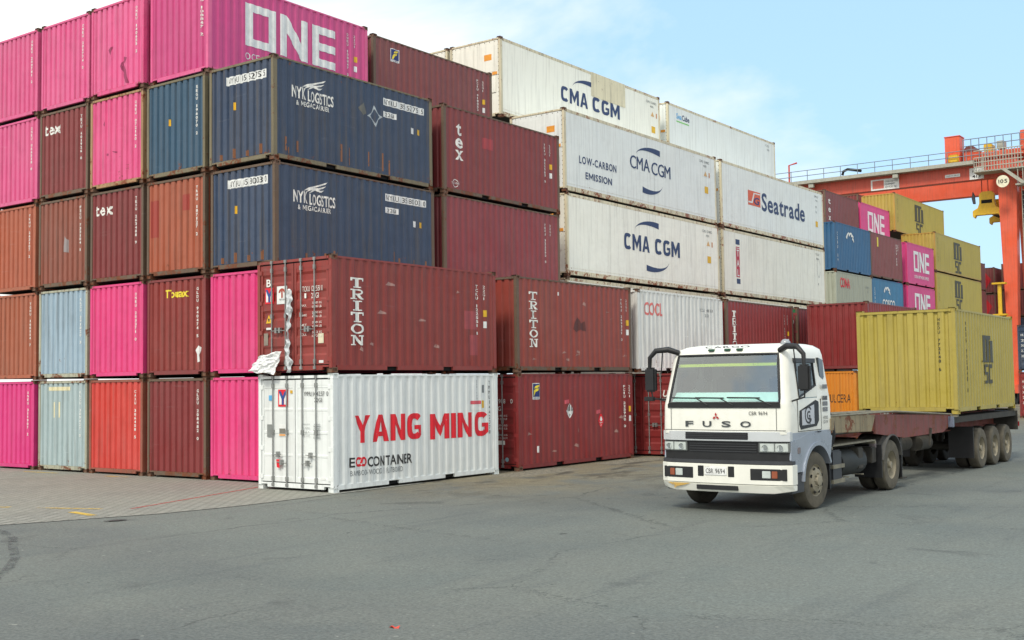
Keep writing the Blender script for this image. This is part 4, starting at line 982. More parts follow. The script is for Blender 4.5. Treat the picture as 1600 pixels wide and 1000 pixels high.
def strip(name, pts, w, mat, z):
    m = MB(); P = [Vector((a, b, 0)) for a, b in pts]
    vs = []
    for i, q in enumerate(P):
        d = (P[min(i+1, len(P)-1)]-P[max(i-1, 0)]).normalized(); nrm = Vector((-d.y, d.x, 0)); ww = w[i] if isinstance(w, list) else w
        vs += [tuple(q+nrm*ww/2+Vector((0, 0, z))), tuple(q-nrm*ww/2+Vector((0, 0, z)))]
    m.add(vs, [(2*i, 2*i+1, 2*i+3, 2*i+2) for i in range(len(P)-1)])
    o = m.build(name, mat); tag(o, kind='structure'); return o
def worn_line(name, rgb, keep):
    m = NT(name); v = m.obj(False); m.set('Base Color', srgb(*rgb)); m.set('Roughness', .8)
    m.set('Alpha', m.ramp(m.mul(m.math('ADD', m.noise(v, 2.2, 6, .7), m.noise(v, 30, 3, .7)), .5), keep, keep+.1, .85, 0.0)); return m.m
strip('painted_line', [(-1.22, -4.3), (-1.8, -2.5), (-2.7, .3)], .075, worn_line('worn_red_paint', (176, 74, 66), .52), .009)
YLN = worn_line('worn_yellow_paint', (214, 180, 74), .48)
strip('painted_line', [(-4.4, -5.7), (-3.72, -5.36)], .16, YLN, .011)
strip('painted_line', [(-3.1, -5.15), (-1.7, -4.62)], .11, YLN, .011)
strip('painted_line', [(-1.75, -5.25), (-.8, -5.4)], .16, YLN, .011)
strip('painted_line', [(-13.0, .50), (-11.4, .58)], .12, YLN, .011); strip('painted_line', [(-9.2, .6), (-8.3, .64)], .12, YLN, .011)
TY = worn_line('tyre_rubber_mark', (84, 88, 88), .42)
pts = [(-2.2, -7.35), (-.9, -7.42), (-.13, -7.6), (.9, -8.0), (1.9, -8.6), (3.0, -9.2), (3.9, -9.85), (4.55, -10.4), (5.0, -11.0)]
strip('tyre_mark', pts, .13, TY, .013)
strip('damp_stain', [(.24, -5.9), (.30, -5.68), (.36, -5.5)], [.05, .2, .05], plain('damp_asphalt', (58, 60, 58), .7), .015)
lit = MB().grid(lambda a, b: (10.68+(a-.5)*.10, -9.8+(b-.5)*.05, .006+.02*math.sin(a*5)*math.sin(b*4+1)), 5, 4).build('litter_scrap', plain('red_plastic', (214, 70, 50), .5), solid=.002)
tag(lit, 'small red plastic scrap lying on the empty asphalt', 'litter')
# low ridges of scraped mud beside the containers
def mud(name, x0, y0, x1, y1, h, label):
    rnd = random.Random(int(x0*10)); ph = [rnd.uniform(0, 6) for _ in range(6)]
    def P(a, b):
        x = x0+(x1-x0)*a; y = y0+(y1-y0)*b; e = (math.sin(math.pi*a)*math.sin(math.pi*b))**.7
        z = e*(.5+.25*math.sin(a*23+ph[0])*math.sin(b*17+ph[1])+.3*math.sin(a*51+ph[2])*math.sin(b*39+ph[3])+.2*math.sin(a*87+b*60+ph[4]))
        return (x, y, max(-.004, h*z-.004))
    o = MB().grid(P, 50, 60).build(name, MUD); tag(o, kind='stuff'); return o
MUD = plain('dried_mud', (120, 114, 100), .95, var=.35, scale=9, bump=.8)
mud('mud', .08, 5.2, 1.2, 8.8, .04, ''); mud('mud', .15, 10.2, 1.0, 13.6, .045, '')

# ---------------------------------------------------------------- torn plastic on the container doors
PLASTIC = plain('white_plastic_sheet', (238, 240, 240), .35, var=.08, scale=3)
def crumple(a, b, s):
    n_ = lambda k, o: noise.noise(Vector((a*k+o, b*k*.8-o, s)))
    return .10*abs(n_(2.6, 1))+.07*abs(n_(5.5, 4))+.03*n_(11, 7)
def sheet_pt(a, b):
    c00, c10, c11, c01 = Vector((-2.56, 0, TP+.06)), Vector((-1.72, 0, TP-.01)), Vector((-1.42, 0, TP+.52)), Vector((-2.22, 0, TP+.40))
    p = c00*(1-a)*(1-b)+c10*a*(1-b)+c11*a*b+c01*(1-a)*b
    p.x += .03*math.sin(b*14+1)*(1 if a > .5 else -1)*abs(a-.5); p.z += .035*math.sin(a*11)*abs(b-.5)
    p.y = -.10-.08*math.sin(math.pi*a)*(1-b*.4)-crumple(a, b, 1.3); return p
o = MB().grid(sheet_pt, 44, 32).build('plastic_sheet', PLASTIC, solid=.003, smooth=25)
tag(o, 'crumpled white plastic sheet hanging from the doors of the red brown container', 'plastic sheet')
def ribbon_pt(a, b):
    z = TP+1.92-1.90*b; w = .12+.06*math.sin(b*9)+.05*math.sin(b*31); x = -1.30+.03*math.sin(b*7)
    return (x+(a-.5)*w+.02*math.sin(b*60), -.075+.02*math.sin(b*23+a*6)+.018*math.sin(a*9+b*41), z)
FOIL = plain('torn_silver_plastic', (206, 210, 212), .3, .2, .35, 14)
o = MB().grid(ribbon_pt, 6, 90).build('plastic_strip', FOIL, solid=.002, smooth=20)
tag(o, 'torn silvery plastic strip trailing down the seam of the red brown container doors', 'plastic strip')

# ---------------------------------------------------------------- truck
TX = 9.03
TRK = empty('tractor_truck', (TX, 0, 0)); tag(TRK, 'white cab tractor truck with silver lower band pulling a loaded trailer', 'truck')
CABW = paint('white_cab_paint', (240, 240, 230), rust=0, dirt=.05, rough=.3, fade=.03)
SILVER = plain('silver_band_paint', (168, 176, 188), .3, .4, .06, 2, coat=.3)
SILVERF = plain('pale_silver_paint', (206, 210, 212), .3, .25, .05, 2, coat=.3)
PLBLACK = plain('black_plastic', (30, 31, 33), .5, var=.2)
GREYPL = plain('dark_grey_trim', (58, 60, 64), .5)
GRIME = plain('grimy_chassis', (62, 60, 54), .85, var=.4, scale=4, bump=.4)
DUSTY = plain('dusty_steel', (132, 128, 112), .75, .1, .25, 5, bump=.3)
TYRE = plain('dusty_tyre', (62, 58, 50), .9, var=.3, scale=7)
TYREW = plain('pale_dusty_tyre', (92, 87, 75), .9, var=.35, scale=5)
RIM = plain('dusty_rim', (150, 143, 124), .7, .15, .2, 6)
LAMPG = plain('lamp_lens', (196, 204, 200), .08, .0, .1, 10, coat=1)
CHROME = plain('lamp_reflector', (200, 205, 205), .15, .9)
def glass_mat(name, tint, refl):
    m = NT(name); t = m.t; o = t.nodes['Material Output']
    tr = m.n('ShaderNodeBsdfTransparent', {'Color': tint}); gl = m.n('ShaderNodeBsdfGlossy', {'Color': (.9, .95, .95, 1), 'Roughness': .03})
    lw = m.n('ShaderNodeLayerWeight', {'Blend': .25})
    f = m.ramp(lw.outputs['Fresnel'], 0, 1, refl, .9)
    mx = m.n('ShaderNodeMixShader', {0: f, 1: tr.outputs[0], 2: gl.outputs[0]}); t.links.new(mx.outputs[0], o.inputs['Surface']); return m.m
GLASS = glass_mat('windscreen_glass', (.86, .92, .90, 1), .24); SGLASS = glass_mat('side_glass', (.35, .42, .42, 1), .12)

FY = -.17
def cab_front(z): return .92 if z <= 1.9 else .92+(z-1.9)*.26
BOW = .10
RZ = [(1.40, 1.24, .90), (1.47, 1.245, .90), (1.90, 1.24, .915), (1.95, 1.235, .925), (2.02, 1.228, .95), (2.40, 1.185, 1.045), (2.70, 1.15, 1.125), (2.82, 1.135, 1.16), (2.92, 1.10, 1.22), (2.985, 1.02, 1.36), (3.02, .86, 1.60)]
NF = 12
def ring_pts(z, hw, yf):
    yf += FY*(1 if z < 2.95 else .5); r = .15; yb = 2.80 if z < 2.0 else 2.80-(z-2.0)*.10
    if z > 2.93: yb -= (z-2.93)*2.2
    P = []
    for i in range(NF+1):
        x = -(hw-r)+2*(hw-r)*i/NF; P.append((x, yf+BOW*(x/hw)**2))
    y0 = yf+BOW*((hw-r)/hw)**2
    for k in range(1, 5):
        a = R(90*k/5); P.append((hw-r+r*math.sin(a), y0+r*(1-math.cos(a))))
    for y in [y0+r, 1.34, 2.20, 2.36, 2.62, yb]: P.append((hw-.0*(y > 2.7), max(y, y0+r)))
    right = P[NF+1:]
    P += [(-x, y) for x, y in right[::-1]]
    return [(x, y, z) for x, y in P]
rings = [ring_pts(*q) for q in RZ]; npt = len(rings[0])
cb = MB(); cb.v = [p for r_ in rings for p in r_]
S0 = NF+1+4
for i in range(len(RZ)-1):
    za, zb = RZ[i][0], RZ[i+1][0]
    for j in range(npt):
        jn = (j+1) % npt
        if j < NF and za >= 1.94 and zb <= 2.83: continue
        yy = sorted((rings[i][j][1], rings[i][jn][1]))
        side = abs(rings[i][j][0]) > RZ[i][1]-.01 and abs(rings[i][jn][0]) > RZ[i][1]-.01 and rings[i][j][0]*rings[i][jn][0] > 0
        if side and za >= 2.01 and zb <= 2.71 and yy[0] > 1.33 and yy[1] < 2.21: continue
        cb.f.append((i*npt+j, i*npt+jn, (i+1)*npt+jn, (i+1)*npt+j))
cb.f.append(tuple((len(RZ)-1)*npt+j for j in range(npt)))
CAB = cb.build('cab', CABW, TRK, smooth=38)
# lower rear corners of the door glass
for s in (-1, 1):
    MB().prism([(1.33, 2.015), (2.205, 2.015), (2.205, 2.24)], 'x', s*1.17, s*1.222).build('door_sill', CABW, CAB)
# glazing
def scr(a, b):
    z = 1.95+a*.87
    for k in range(len(RZ)-1):
        if RZ[k][0] <= z <= RZ[k+1][0]+1e-6:
            t = (z-RZ[k][0])/(RZ[k+1][0]-RZ[k][0]); hw = RZ[k][1]*(1-t)+RZ[k+1][1]*t; yf = RZ[k][2]*(1-t)+RZ[k+1][2]*t+FY; break
    x = (hw-.15)*(2*b-1); return (x, yf+BOW*(x/hw)**2-.004, z)
WS = MB().grid(scr, 8, 14).build('windscreen', GLASS, TRK, smooth=60)
rim = [scr(0, k/14) for k in range(15)]+[scr(k/8, 1) for k in range(1, 9)]+[scr(1, 1-k/14) for k in range(1, 15)]+[scr(1-k/8, 0) for k in range(1, 8)]
MB().tube(rim, .024, 8, close=True).build('windscreen_seal', PLBLACK, WS, smooth=60)
cw = MB().grid(lambda a, b: (lambda p: (p[0]*1.02, p[1]-.012, 1.865+a*.075))(scr(0, b)), 1, 14)
cw.build('cowl_strip', PLBLACK, TRK, solid=.01)
MB().grid(lambda a, b: (lambda p: (p[0], p[1]+.02, p[2]))(scr(.76+.06*a, .02+.96*b)), 2, 14).build('sun_strip', worn_line('lime_sun_strip', (190, 214, 40), .54), WS)
MB().grid(lambda a, b: (lambda p: (p[0], p[1]+.03+.10*a, p[2]))(scr(.03+.19*a, .02+.96*b)), 2, 14).build('windscreen_foot_strip', plain('pale_cyan_strip', (196, 244, 236), .5, var=.06), WS)  # pale cyan strip just inside the foot of the windscreen
for x0, x1, ex in ((-1.02, -.42, -.25), (-.52, .06, .25), (.12, .74, .95)):
    w = MB(); q0 = scr(.115, (x0/1.08+1)/2); q1 = scr(.105, (x1/1.08+1)/2); q2 = scr(-.06+.06, (ex/1.08+1)/2)
    w.tube([(q0[0], q0[1]-.03, q0[2]), (q1[0], q1[1]-.03, q1[2]-.0)], .013, 6); w.tube([(q1[0]-.08, q1[1]-.034, q1[2]), (q2[0], q2[1]-.03, 1.91)], .012, 6)
    w.build('wiper', PLBLACK, TRK)
for s in (-1, 1):
    gx = lambda z: s*(1.228-(z-2.02)*.115-.004)
    gl = MB().add([(gx(2.02), 1.34, 2.02), (gx(2.02), 2.2, 2.02), (gx(2.70), 2.2, 2.70), (gx(2.70), 1.34, 2.70)], [(0, 1, 2, 3)]); dg_ = gl.build('door_window', SGLASS, TRK)
    loop = [(gx(2.03), 1.35, 2.03), (gx(2.25), 2.19, 2.25), (gx(2.69), 2.19, 2.69), (gx(2.69), 1.35, 2.69)]
    MB().tube([(x+s*.006, y, z) for x, y, z in loop], .020, 6, close=True).build('window_seal', PLBLACK, dg_)
    MB().box(*sorted((s*1.13, s*1.185)), 1.30, 2.26, 2.66, 2.74).build('rain_visor', GREYPL, dg_)
    q = [(2.40, 2.76), (2.62, 2.72), (2.66, 2.40), (2.60, 2.34), (2.44, 2.42)]
    MB().prism(q, 'x', s*1.10, s*1.192).build('quarter_window', plain('dark_glass', (40, 50, 56), .08, coat=.5), TRK, bevel=.006)
    q = [(1.36, 1.46), (1.30, 1.55), (1.33, 1.80), (2.10, 1.98), (2.22, 1.95), (2.22, 1.60), (2.10, 1.50)]
    dp = MB().prism(q, 'x', s*1.20, s*1.252).build('lower_door_window', PLBLACK, TRK, bevel=.008)
    q = [(1.42, 1.54), (1.42, 1.80), (1.98, 1.90), (1.98, 1.55)]
    sg = MB().prism(q, 'x', s*1.246, s*1.258).build('company_sign', plain('sign_silver', (196, 200, 206), .4), dp)
    if s == 1:
        f_ = Face('+X', 1.258, 0)
        decal(sg, 'lettering', arcband(1.70, 1.72, .17, .16, 40, 325, .035, .035, 22)+text('G', 1.63, 1.64, .15, .15, True)+arcband(1.82, 1.60, .09, .06, 90, 250, .03, .01, 8), f_, BLACK_INK, .004)
        rows = []
        for k in range(7): rows += rect(2.42, 2.18-k*.105, 2.66, 2.26-k*.105)
        decal(CAB, 'lettering', rows[:1]+rows[2:5], Face('+X', 1.243, 0), worn_ink('grey_stencil', (120, 122, 124), .5), .004)
        decal(CAB, 'lettering', text('TARE', 2.42, 1.98, .06, .22)+text('4200', 2.42, 1.62, .06, .22)+text('GVW', 2.42, 1.54, .06, .22), Face('+X', 1.25, 0), BLACK_INK, .004)
    MB().tube([(s*1.255, 2.12, 1.40), (s*1.27, 2.13, 1.40), (s*1.27, 2.24, 1.40), (s*1.255, 2.25, 1.40)], .012, 6).build('door_handle', PLBLACK, TRK)
# inside of the cab
I = MB(); I.box(-1.08, 1.08, 2.60, 2.64, 1.42, 2.75); I.box(-1.12, 1.12, 1.02, 2.6, 1.42, 1.46)
I.box(-1.12, 1.12, .98, 1.30, 1.46, 1.95); I.box(-1.0, 1.0, 1.32, 2.58, 2.80, 2.83)
I.build('cab_interior', plain('grey_interior', (150, 152, 148), .8), TRK)
for x in (-.55, .55):
    st_ = MB().box(x-.27, x+.27, 1.75, 2.25, 1.46, 1.82); st_.box(x-.27, x+.27, 2.22, 2.36, 1.80, 2.42); st_.box(x-.14, x+.14, 2.25, 2.33, 2.42, 2.62)
    st_.build('driver_seat' if x > 0 else 'passenger_seat', plain('seat_cloth', (60, 62, 68), .9), TRK, bevel=.04)
sw = MB(); sw.tube([(.55+.21*math.cos(a*math.pi/10), 1.52-.10*math.sin(a*math.pi/10), 2.02+.19*math.sin(a*math.pi/10)) for a in range(20)], .014, 6, close=True)
sw.tube([(.55, 1.36, 1.92), (.55, 1.52, 2.02)], .03, 8); sw.build('steering_wheel', PLBLACK, TRK, smooth=50)
hb = MB().lathe([(.0001, 0), (.10, 0), (.11, .02), (.09, .03), (.0001, .03)], 18, 'y', (-.62, 1.15, 2.28)); hb.build('dash_fan', PLBLACK, TRK, smooth=40)
# front panel lettering
def bowface(c0=.90):
    f = Face('-Y', 0, 0, lambda u: c0+FY+BOW*(u/1.245)**2, [k*.1-1.2 for k in range(25)]); f.c = 0; return f
FF = bowface(.905)
FS = bowface(.900)
decal(CAB, 'lettering', text('F', -.72, 1.53, .10, .17, True)+text('U', -.36, 1.53, .10, .18, True)+text('S', .02, 1.53, .10, .18, True)+text('O', .38, 1.53, .10, .20, True), FS, plain('gunmetal_letters', (84, 88, 90), .35, .6), .012)
dia = lambda cx, cy, ang: poly(*[(cx+.075*l*math.cos(R(ang+a)), cy+.075*l*math.sin(R(ang+a))) for l, a in ((0, 0), (.58, 30), (1.0, 0), (.58, -30))])
decal(CAB, 'emblem', dia(-.09, 1.71, 90)+dia(-.09, 1.71, 210)+dia(-.09, 1.71, 330), FS, plain('emblem_red', (176, 40, 40), .3), .012)
decal(CAB, 'lettering', text('CBR 9694', .54, 1.74, .065, .34, False), FS, BLACK_INK, .006)
GAP = plain('panel_gap', (70, 72, 72), .8)
decal(CAB, 'panel_gap', rect(-1.04, 1.46, -1.03, 1.86)+rect(1.03, 1.46, 1.04, 1.86)+rect(-1.2, 1.463, 1.2, 1.473), FS, GAP, .003)
for s in (-1, 1):
    gp_ = MB()
    for y in (1.24, 2.33): gp_.box(*sorted((s*1.2, s*1.2485)), y, y+.012, 1.44, 2.0)
    gp_.box(*sorted((s*1.2, s*1.2485)), 1.24, 2.33, 1.432, 1.444); gp_.build('door_gap', GAP, CAB)
# nose: silver band, grilles and lamps
def band(name, z0, z1, hw, y0, mat, depth=.12, par=TRK, n=12, x0=None, x1=None):
    a_ = -hw if x0 is None else x0; b_ = hw if x1 is None else x1; m = MB(); vs = []
    for i in range(n+1):
        x = a_+(b_-a_)*i/n; y = y0+FY+BOW*(x/1.245)**2
        ex = max(0, abs(x)-(1.245-.13)); y += ex*ex*3.5
        vs += [(x, y, z0), (x, y, z1), (x, y+depth, z1), (x, y+depth, z0)]
    fs = [(0, 1, 2, 3), (4*n, 4*n+3, 4*n+2, 4*n+1)]
    for i in range(n):
        for k in range(4): fs.append((4*i+k, 4*i+4+k, 4*i+4+(k+1) % 4, 4*i+(k+1) % 4))
    m.add(vs, fs); return m.build(name, mat, par, bevel=.006)
band('silver_band', 1.275, 1.445, 1.245, .885, SILVERF, .12)
for s in (-1, 1): MB().box(*sorted((s*1.18, s*1.243)), .90, 2.8, 1.28, 1.43).build('side_band', SILVER, TRK, bevel=.01)
gr = band('grille', 1.305, 1.43, .60, .872, PLBLACK, .05, x0=-.72, x1=.52)
for k in range(3): band('grille_bar', 1.325+k*.034, 1.338+k*.034, .6, .862, GREYPL, .02, gr, x0=-.70, x1=.50)
lg = band('lower_grille', .90, 1.272, 1.22, .935, PLBLACK, .3)
for k in range(4): band('grille_bar', 1.08+k*.045, 1.095+k*.045, .62, .915, GREYPL, .03, lg, x0=-.66, x1=.66)
for s in (-1, 1):
    x0, x1 = sorted((s*.70, s*1.235))
    hl = band('headlight', 1.085, 1.255, 0, .905, plain('headlight_shell', (120, 124, 122), .3, .5), .10, x0=x0, x1=x1)
    a, b = sorted((s*.73, s*.98)); band('lamp_glass', 1.10, 1.24, 0, .896, LAMPG, .02, hl, x0=a, x1=b, n=4)
    a, b = sorted((s*1.0, s*1.21)); band('lamp_glass', 1.10, 1.24, 0, .896, LAMPG, .02, hl, x0=a, x1=b, n=4)
    for xx in (.82, 1.09): MB().lathe([(.0001, 0), (.045, 0), (.055, -.012)], 14, 'y', (s*xx, .905+FY+BOW*(xx/1.245)**2-.012, 1.165)).build('reflector', CHROME, hl, smooth=40)
BUMP = plain('white_bumper', (234, 234, 224), .4, var=.05, scale=3)
bm_ = band('bumper', .52, .865, 1.275, .855, BUMP, .22, n=16)
m = MB(); vs = []; n = 16
for i in range(n+1):
    x = -1.275+2.55*i/n; y = .855+FY+BOW*(x/1.245)**2+max(0, abs(x)-1.115)**2*3.5; lift = .045*max(0, abs(x)-.95)/.3
    vs += [(x, y+.004, .512), (x, y+.055+lift*.4, .365+lift), (x, y+.20, .365+lift), (x, y+.20, .512)]
m.add(vs, [(0, 1, 2, 3), (4*n, 4*n+3, 4*n+2, 4*n+1)]+[(4*i+k, 4*i+4+k, 4*i+4+(k+1) % 4, 4*i+(k+1) % 4) for i in range(n) for k in range(4)])
m.build('bumper_skirt', BUMP, bm_, bevel=.008)
band('bumper_step', .87, .935, 1.265, .875, GREYPL, .16)
for s in (-1, 1):
    a, b = sorted((s*.56, s*1.20)); fg = band('fog_lamp_recess', .60, .80, 0, .848, PLBLACK, .03, bm_, x0=a, x1=b, n=6)
    for q0, q1, mt in ((.78, .93, LAMPG), (.95, 1.05, plain('amber_lens', (150, 84, 60), .2))):
        a, b = sorted((s*q0, s*q1)); band('fog_lamp', .64, .765, 0, .836, mt, .02, fg, x0=a, x1=b, n=3)
for x0, x1 in ((-.46, -.34), (.14, .26)): band('bumper_slot', .64, .83, 0, .848, PLBLACK, .02, bm_, x0=x0, x1=x1, n=3)
pl = band('number_plate', .665, .815, 0, .842, CLEAN_WHITE, .012, bm_, x0=-.32, x1=.12, n=4)
decal(pl, 'lettering', text('CBR', -.29, .70, .085, .15)+text('9694', -.10, .70, .085, .19), bowface(.842), BLACK_INK, .004)
band('bumper_vent', .405, .49, 0, .862, PLBLACK, .03, bm_, x0=-.50, x1=.32, n=5)
decal(bm_, 'scrape', poly((-1.12, .505), (-.62, .505), (-.74, .47), (-.9, .44), (-.96, .40), (-1.0, .46)), Face('-Y', 0, 0, lambda u: .885+FY+BOW*(u/1.245)**2, [k*.1-1.2 for k in range(25)]), worn_ink('rusty_scrape', (196, 160, 84), .55), .03)
# roof lamps and beacon
for x in (-.30, 0.02, .26): MB().box(x-.06, x+.06, 1.00, 1.12, 2.89, 2.935).build('marker_lamp', plain('green_lens', (38, 84, 60), .2), TRK, bevel=.012)
MB().lathe([(.0001, .12), (.05, .11), (.085, .07), (.09, 0), (.0001, 0)], 18, 'z', (1.0-.05, 1.48, 2.97)).build('roof_beacon', plain('beacon_lens', (150, 156, 160), .15), TRK, smooth=50)
decal(CAB, 'lettering', text('CARGO', -.5, 2.955, .03, .9, True), Face('-Y', 0, 0, lambda u: 1.22+FY*.7+BOW*(u/1.1)**2+.08, [k*.1-1.2 for k in range(25)]), BLACK_INK, .02)
# mirrors
def mirror(s):
    a = MB(); a.tube([(s*1.00, 1.10, 2.88), (s*1.18, 1.0, 2.95), (s*1.40, .92, 2.93), (s*1.52, .90, 2.80), (s*1.53, .90, 2.55)], [.05, .058, .052, .042, .034], 10)
    a.tube([(s*1.52, .92, 2.25), (s*1.50, .95, 2.05), (s*1.24, 1.02, 1.98)], .016, 6); a.tube([(s*1.3, 1.0, 2.9), (s*1.34, 1.0, 2.5)], .012, 6)
    o = a.build('mirror_arm', PLBLACK, TRK, smooth=50)
    h = MB().box(s*1.52-.11, s*1.52+.11, .87, .97, 2.16, 2.62); h.build('mirror_head', PLBLACK, o, bevel=.03)
    MB().box(s*1.52-.10, s*1.52+.10, .982, .986, 2.18, 2.58).build('mirror_glass', plain('mirror_silver', (170, 180, 185), .05, 1.0), o)
for s in (-1, 1): mirror(s)
mm = MB(); mm.tube([(-1.2, .98, 2.02), (-1.45, .86, 2.03)], .018, 6); mm.box(-1.62, -1.42, .82, .90, 1.99, 2.07); mm.build('side_mirror', PLBLACK, TRK, bevel=.01)
# side skirts, wheel arches and steps
for s in (-1, 1):
    arc = [(2.11+.66*math.cos(R(a)), .50+.66*math.sin(R(a))) for a in range(160, 24, -12)]
    poly_ = [(.92, 1.272), (.90, .95), (1.14, .72), (1.46, .72)]+arc+[(2.78, 1.0), (2.86, 1.30), (2.5, 1.42), (1.8, 1.40)]
    MB().prism(poly_, 'x', s*1.20, s*1.246).build('wheel_arch_panel', SILVER, TRK, bevel=.006)
    f = MB(); vs = []
    for i, a in enumerate(range(176, 20, -6)):
        r0, r1 = .655, .72; c_, n_ = math.cos(R(a)), math.sin(R(a))
        vs += [(s*.86, 2.11+r0*c_, .50+r0*n_), (s*1.265, 2.11+r0*c_, .50+r0*n_), (s*1.265, 2.11+r1*c_, .50+r1*n_), (s*.86, 2.11+r1*c_, .50+r1*n_)]
    k = len(vs)//4
    f.add(vs, [(0, 1, 2, 3), (4*k-4, 4*k-1, 4*k-2, 4*k-3)]+[(4*i+q, 4*i+4+q, 4*i+4+(q+1) % 4, 4*i+(q+1) % 4) for i in range(k-1) for q in range(4)])
    f.build('front_mudguard', SILVER, TRK, smooth=40)
    MB().box(*sorted((s*.9, s*1.22)), .96, 1.52, .36, .70).build('cab_step', GREYPL, TRK, bevel=.01)
    MB().box(*sorted((s*.95, s*1.22)), 2.74, 2.78, .30, 1.0).build('mud_flap', PLBLACK, TRK)
    sl = MB().box(*sorted((s*1.24, s*1.262)), 1.20, 1.30, 1.05, 1.16); sl.build('side_lamp', plain('smoked_lens', (128, 120, 122), .2), TRK, bevel=.008)
MB().box(-1.0, 1.0, .85, 2.9, .95, 1.41).build('engine_tunnel', GRIME, TRK)

def wheel(root, name, x, y, r, s, dual=False, clean=False, w=.28, turn=0.0):
    """tyre and rim; s = +1 when the outer side faces +X"""
    o = empty(name, (x, y, r), turn); o.parent = root
    h = w/2
    MB().lathe([(r*.56, -h*.9), (r*.80, -h), (r*.94, -h*.92), (r*.985, -h*.72), (r, -h*.5), (r, h*.5), (r*.985, h*.72), (r*.94, h*.92), (r*.80, h), (r*.56, h*.9), (r*.56, -h*.9)], 40).build('tyre', TYREW if clean else TYRE, o, smooth=35)
    rb = MB(); dep = h*.85 if not dual else h*.2
    e = s*h*.9
    if dual: rb.lathe([(r*.57, e), (r*.55, e-s*.02), (r*.50, e-s*.14), (r*.30, e-s*.15), (r*.27, e-s*.08), (r*.14, e-s*.07), (r*.13, e-s*.01), (.0001, e-s*.005)], 32)
    else: rb.lathe([(r*.57, e), (r*.54, e-s*.015), (r*.50, e-s*.05), (r*.40, e+s*.02), (r*.30, e+s*.035), (r*.20, e+s*.035), (r*.18, e+s*.075), (r*.10, e+s*.085), (.0001, e+s*.085)], 32)
    ro = rb.build('rim', RIM, o, smooth=35)
    nb = MB(); ho = MB()
    for k in range(8):
        a = 2*math.pi*k/8; nb.cyl((e+(s*.032 if not dual else -s*.15), r*.25*math.cos(a), r*.25*math.sin(a)), .016, s*.03, 'x', 6)
        a += .39; ho.cyl((e+(s*.005 if not dual else -s*.148), r*.42*math.cos(a), r*.42*math.sin(a)), r*.062, s*.014, 'x', 10)
    nb.build('wheel_nut_ring', DUSTY, o); ho.build('hand_hole_ring', DARK, o)
    return o
wheel(TRK, 'front_wheel', 1.08, 2.11, .52, 1, clean=True, turn=R(-4)); wheel(TRK, 'front_wheel', -1.08, 2.11, .52, -1, turn=R(-4))
for s in (-1, 1):
    wheel(TRK, 'rear_wheel', s*1.07, 6.34, .53, s, True, True); wheel(TRK, 'rear_wheel', s*.75, 6.34, .53, s, True)
ch = MB()
for s in (-1, 1): ch.box(*sorted((s*.36, s*.44)), 1.4, 7.1, .72, .98)
for y in (2.9, 4.2, 5.5, 6.9): ch.box(-.36, .36, y, y+.1, .75, .95)
ch.box(-.9, .9, 2.06, 2.16, .45, .57); ch.lathe([(.09, -.95), (.09, -.2), (.24, -.1), (.24, .1), (.09, .2), (.09, .95)], 16, 'x', (0, 6.34, .53))
ch.build('chassis', GRIME, TRK)
for s in (-1, 1):
    f = MB(); vs = []
    for a in range(168, 8, -8):
        c_, n_ = math.cos(R(a)), math.sin(R(a)); vs += [(s*.58, 6.34+.60*c_, .53+.62*n_), (s*1.24, 6.34+.60*c_, .53+.62*n_), (s*1.24, 6.34+.625*c_, .53+.645*n_), (s*.58, 6.34+.625*c_, .53+.645*n_)]
    k = len(vs)//4; f.add(vs, [(0, 1, 2, 3), (4*k-4, 4*k-1, 4*k-2, 4*k-3)]+[(4*i+q, 4*i+4+q, 4*i+4+(q+1) % 4, 4*i+(q+1) % 4) for i in range(k-1) for q in range(4)])
    f.build('rear_mudguard', plain('grey_plastic_guard', (82, 82, 80), .75, var=.2), TRK, smooth=40)
    MB().box(*sorted((s*.62, s*1.2)), 5.70, 5.73, .30, .98).build('mud_flap', PLBLACK, TRK)
    MB().box(*sorted((s*.62, s*1.2)), 6.98, 7.01, .22, .95).build('mud_flap', PLBLACK, TRK)
for k, (y0_, y1_, z0_, z1_) in enumerate(((4.55, 4.85, .55, .98), (5.35, 5.62, .62, .95))): MB().box(.62, 1.12, y0_, y1_, z0_, z1_).build('valve_box', GRIME, TRK, bevel=.02)
hz = MB()
for k in range(5): hz.tube([(.5+.12*k, 2.95, 1.0-.05*k), (.62+.1*k, 3.6, .98+.02*k), (.6+.1*k, 4.6, .9+.03*k), (.5+.05*k, 5.6, 1.0)], .018, 6)
hz.build('brake_line', BLACK, TRK, smooth=50)
for y in (3.15, 3.95, 4.75): MB().box(.59, 1.135, y, y+.05, .43, .45).build('tank_strap', DUSTY, TRK)
tk = MB().box(.56, 1.16, 3.05, 3.55, .42, 1.0); tk.build('battery_box', GREYPL, TRK, bevel=.03)
MB().lathe([(.0001, -.02), (.26, 0), (.27, .02), (.27, 1.28), (.26, 1.30), (.0001, 1.32)], 22, 'y', (.86, 3.75, .70)).build('fuel_tank', plain('worn_tank', (52, 55, 54), .7, .2, .35, 5, .4), TRK, smooth=40)
MB().lathe([(.0001, 0), (.15, 0), (.15, .5), (.0001, .5)], 16, 'y', (.86, 5.15, .78)).build('air_tank', GRIME, TRK, smooth=40)
MB().box(-1.16, -.56, 3.1, 4.6, .42, 1.0).build('fuel_tank', GRIME, TRK, bevel=.05)
for z in (.38, .66): MB().box(1.02, 1.20, 3.0, 3.58, z, z+.07).build('side_step', DUSTY, TRK)
dk = MB()
for k in range(6): dk.box(-1.15+k*.39, -1.15+k*.39+.37, 2.98, 5.45, 1.075, 1.10)
dk.box(-1.15, 1.18, 2.98, 3.03, 1.02, 1.075); dk.box(-1.15, 1.18, 5.40, 5.45, 1.02, 1.075)
dk.build('deck_plate', DUSTY, TRK)
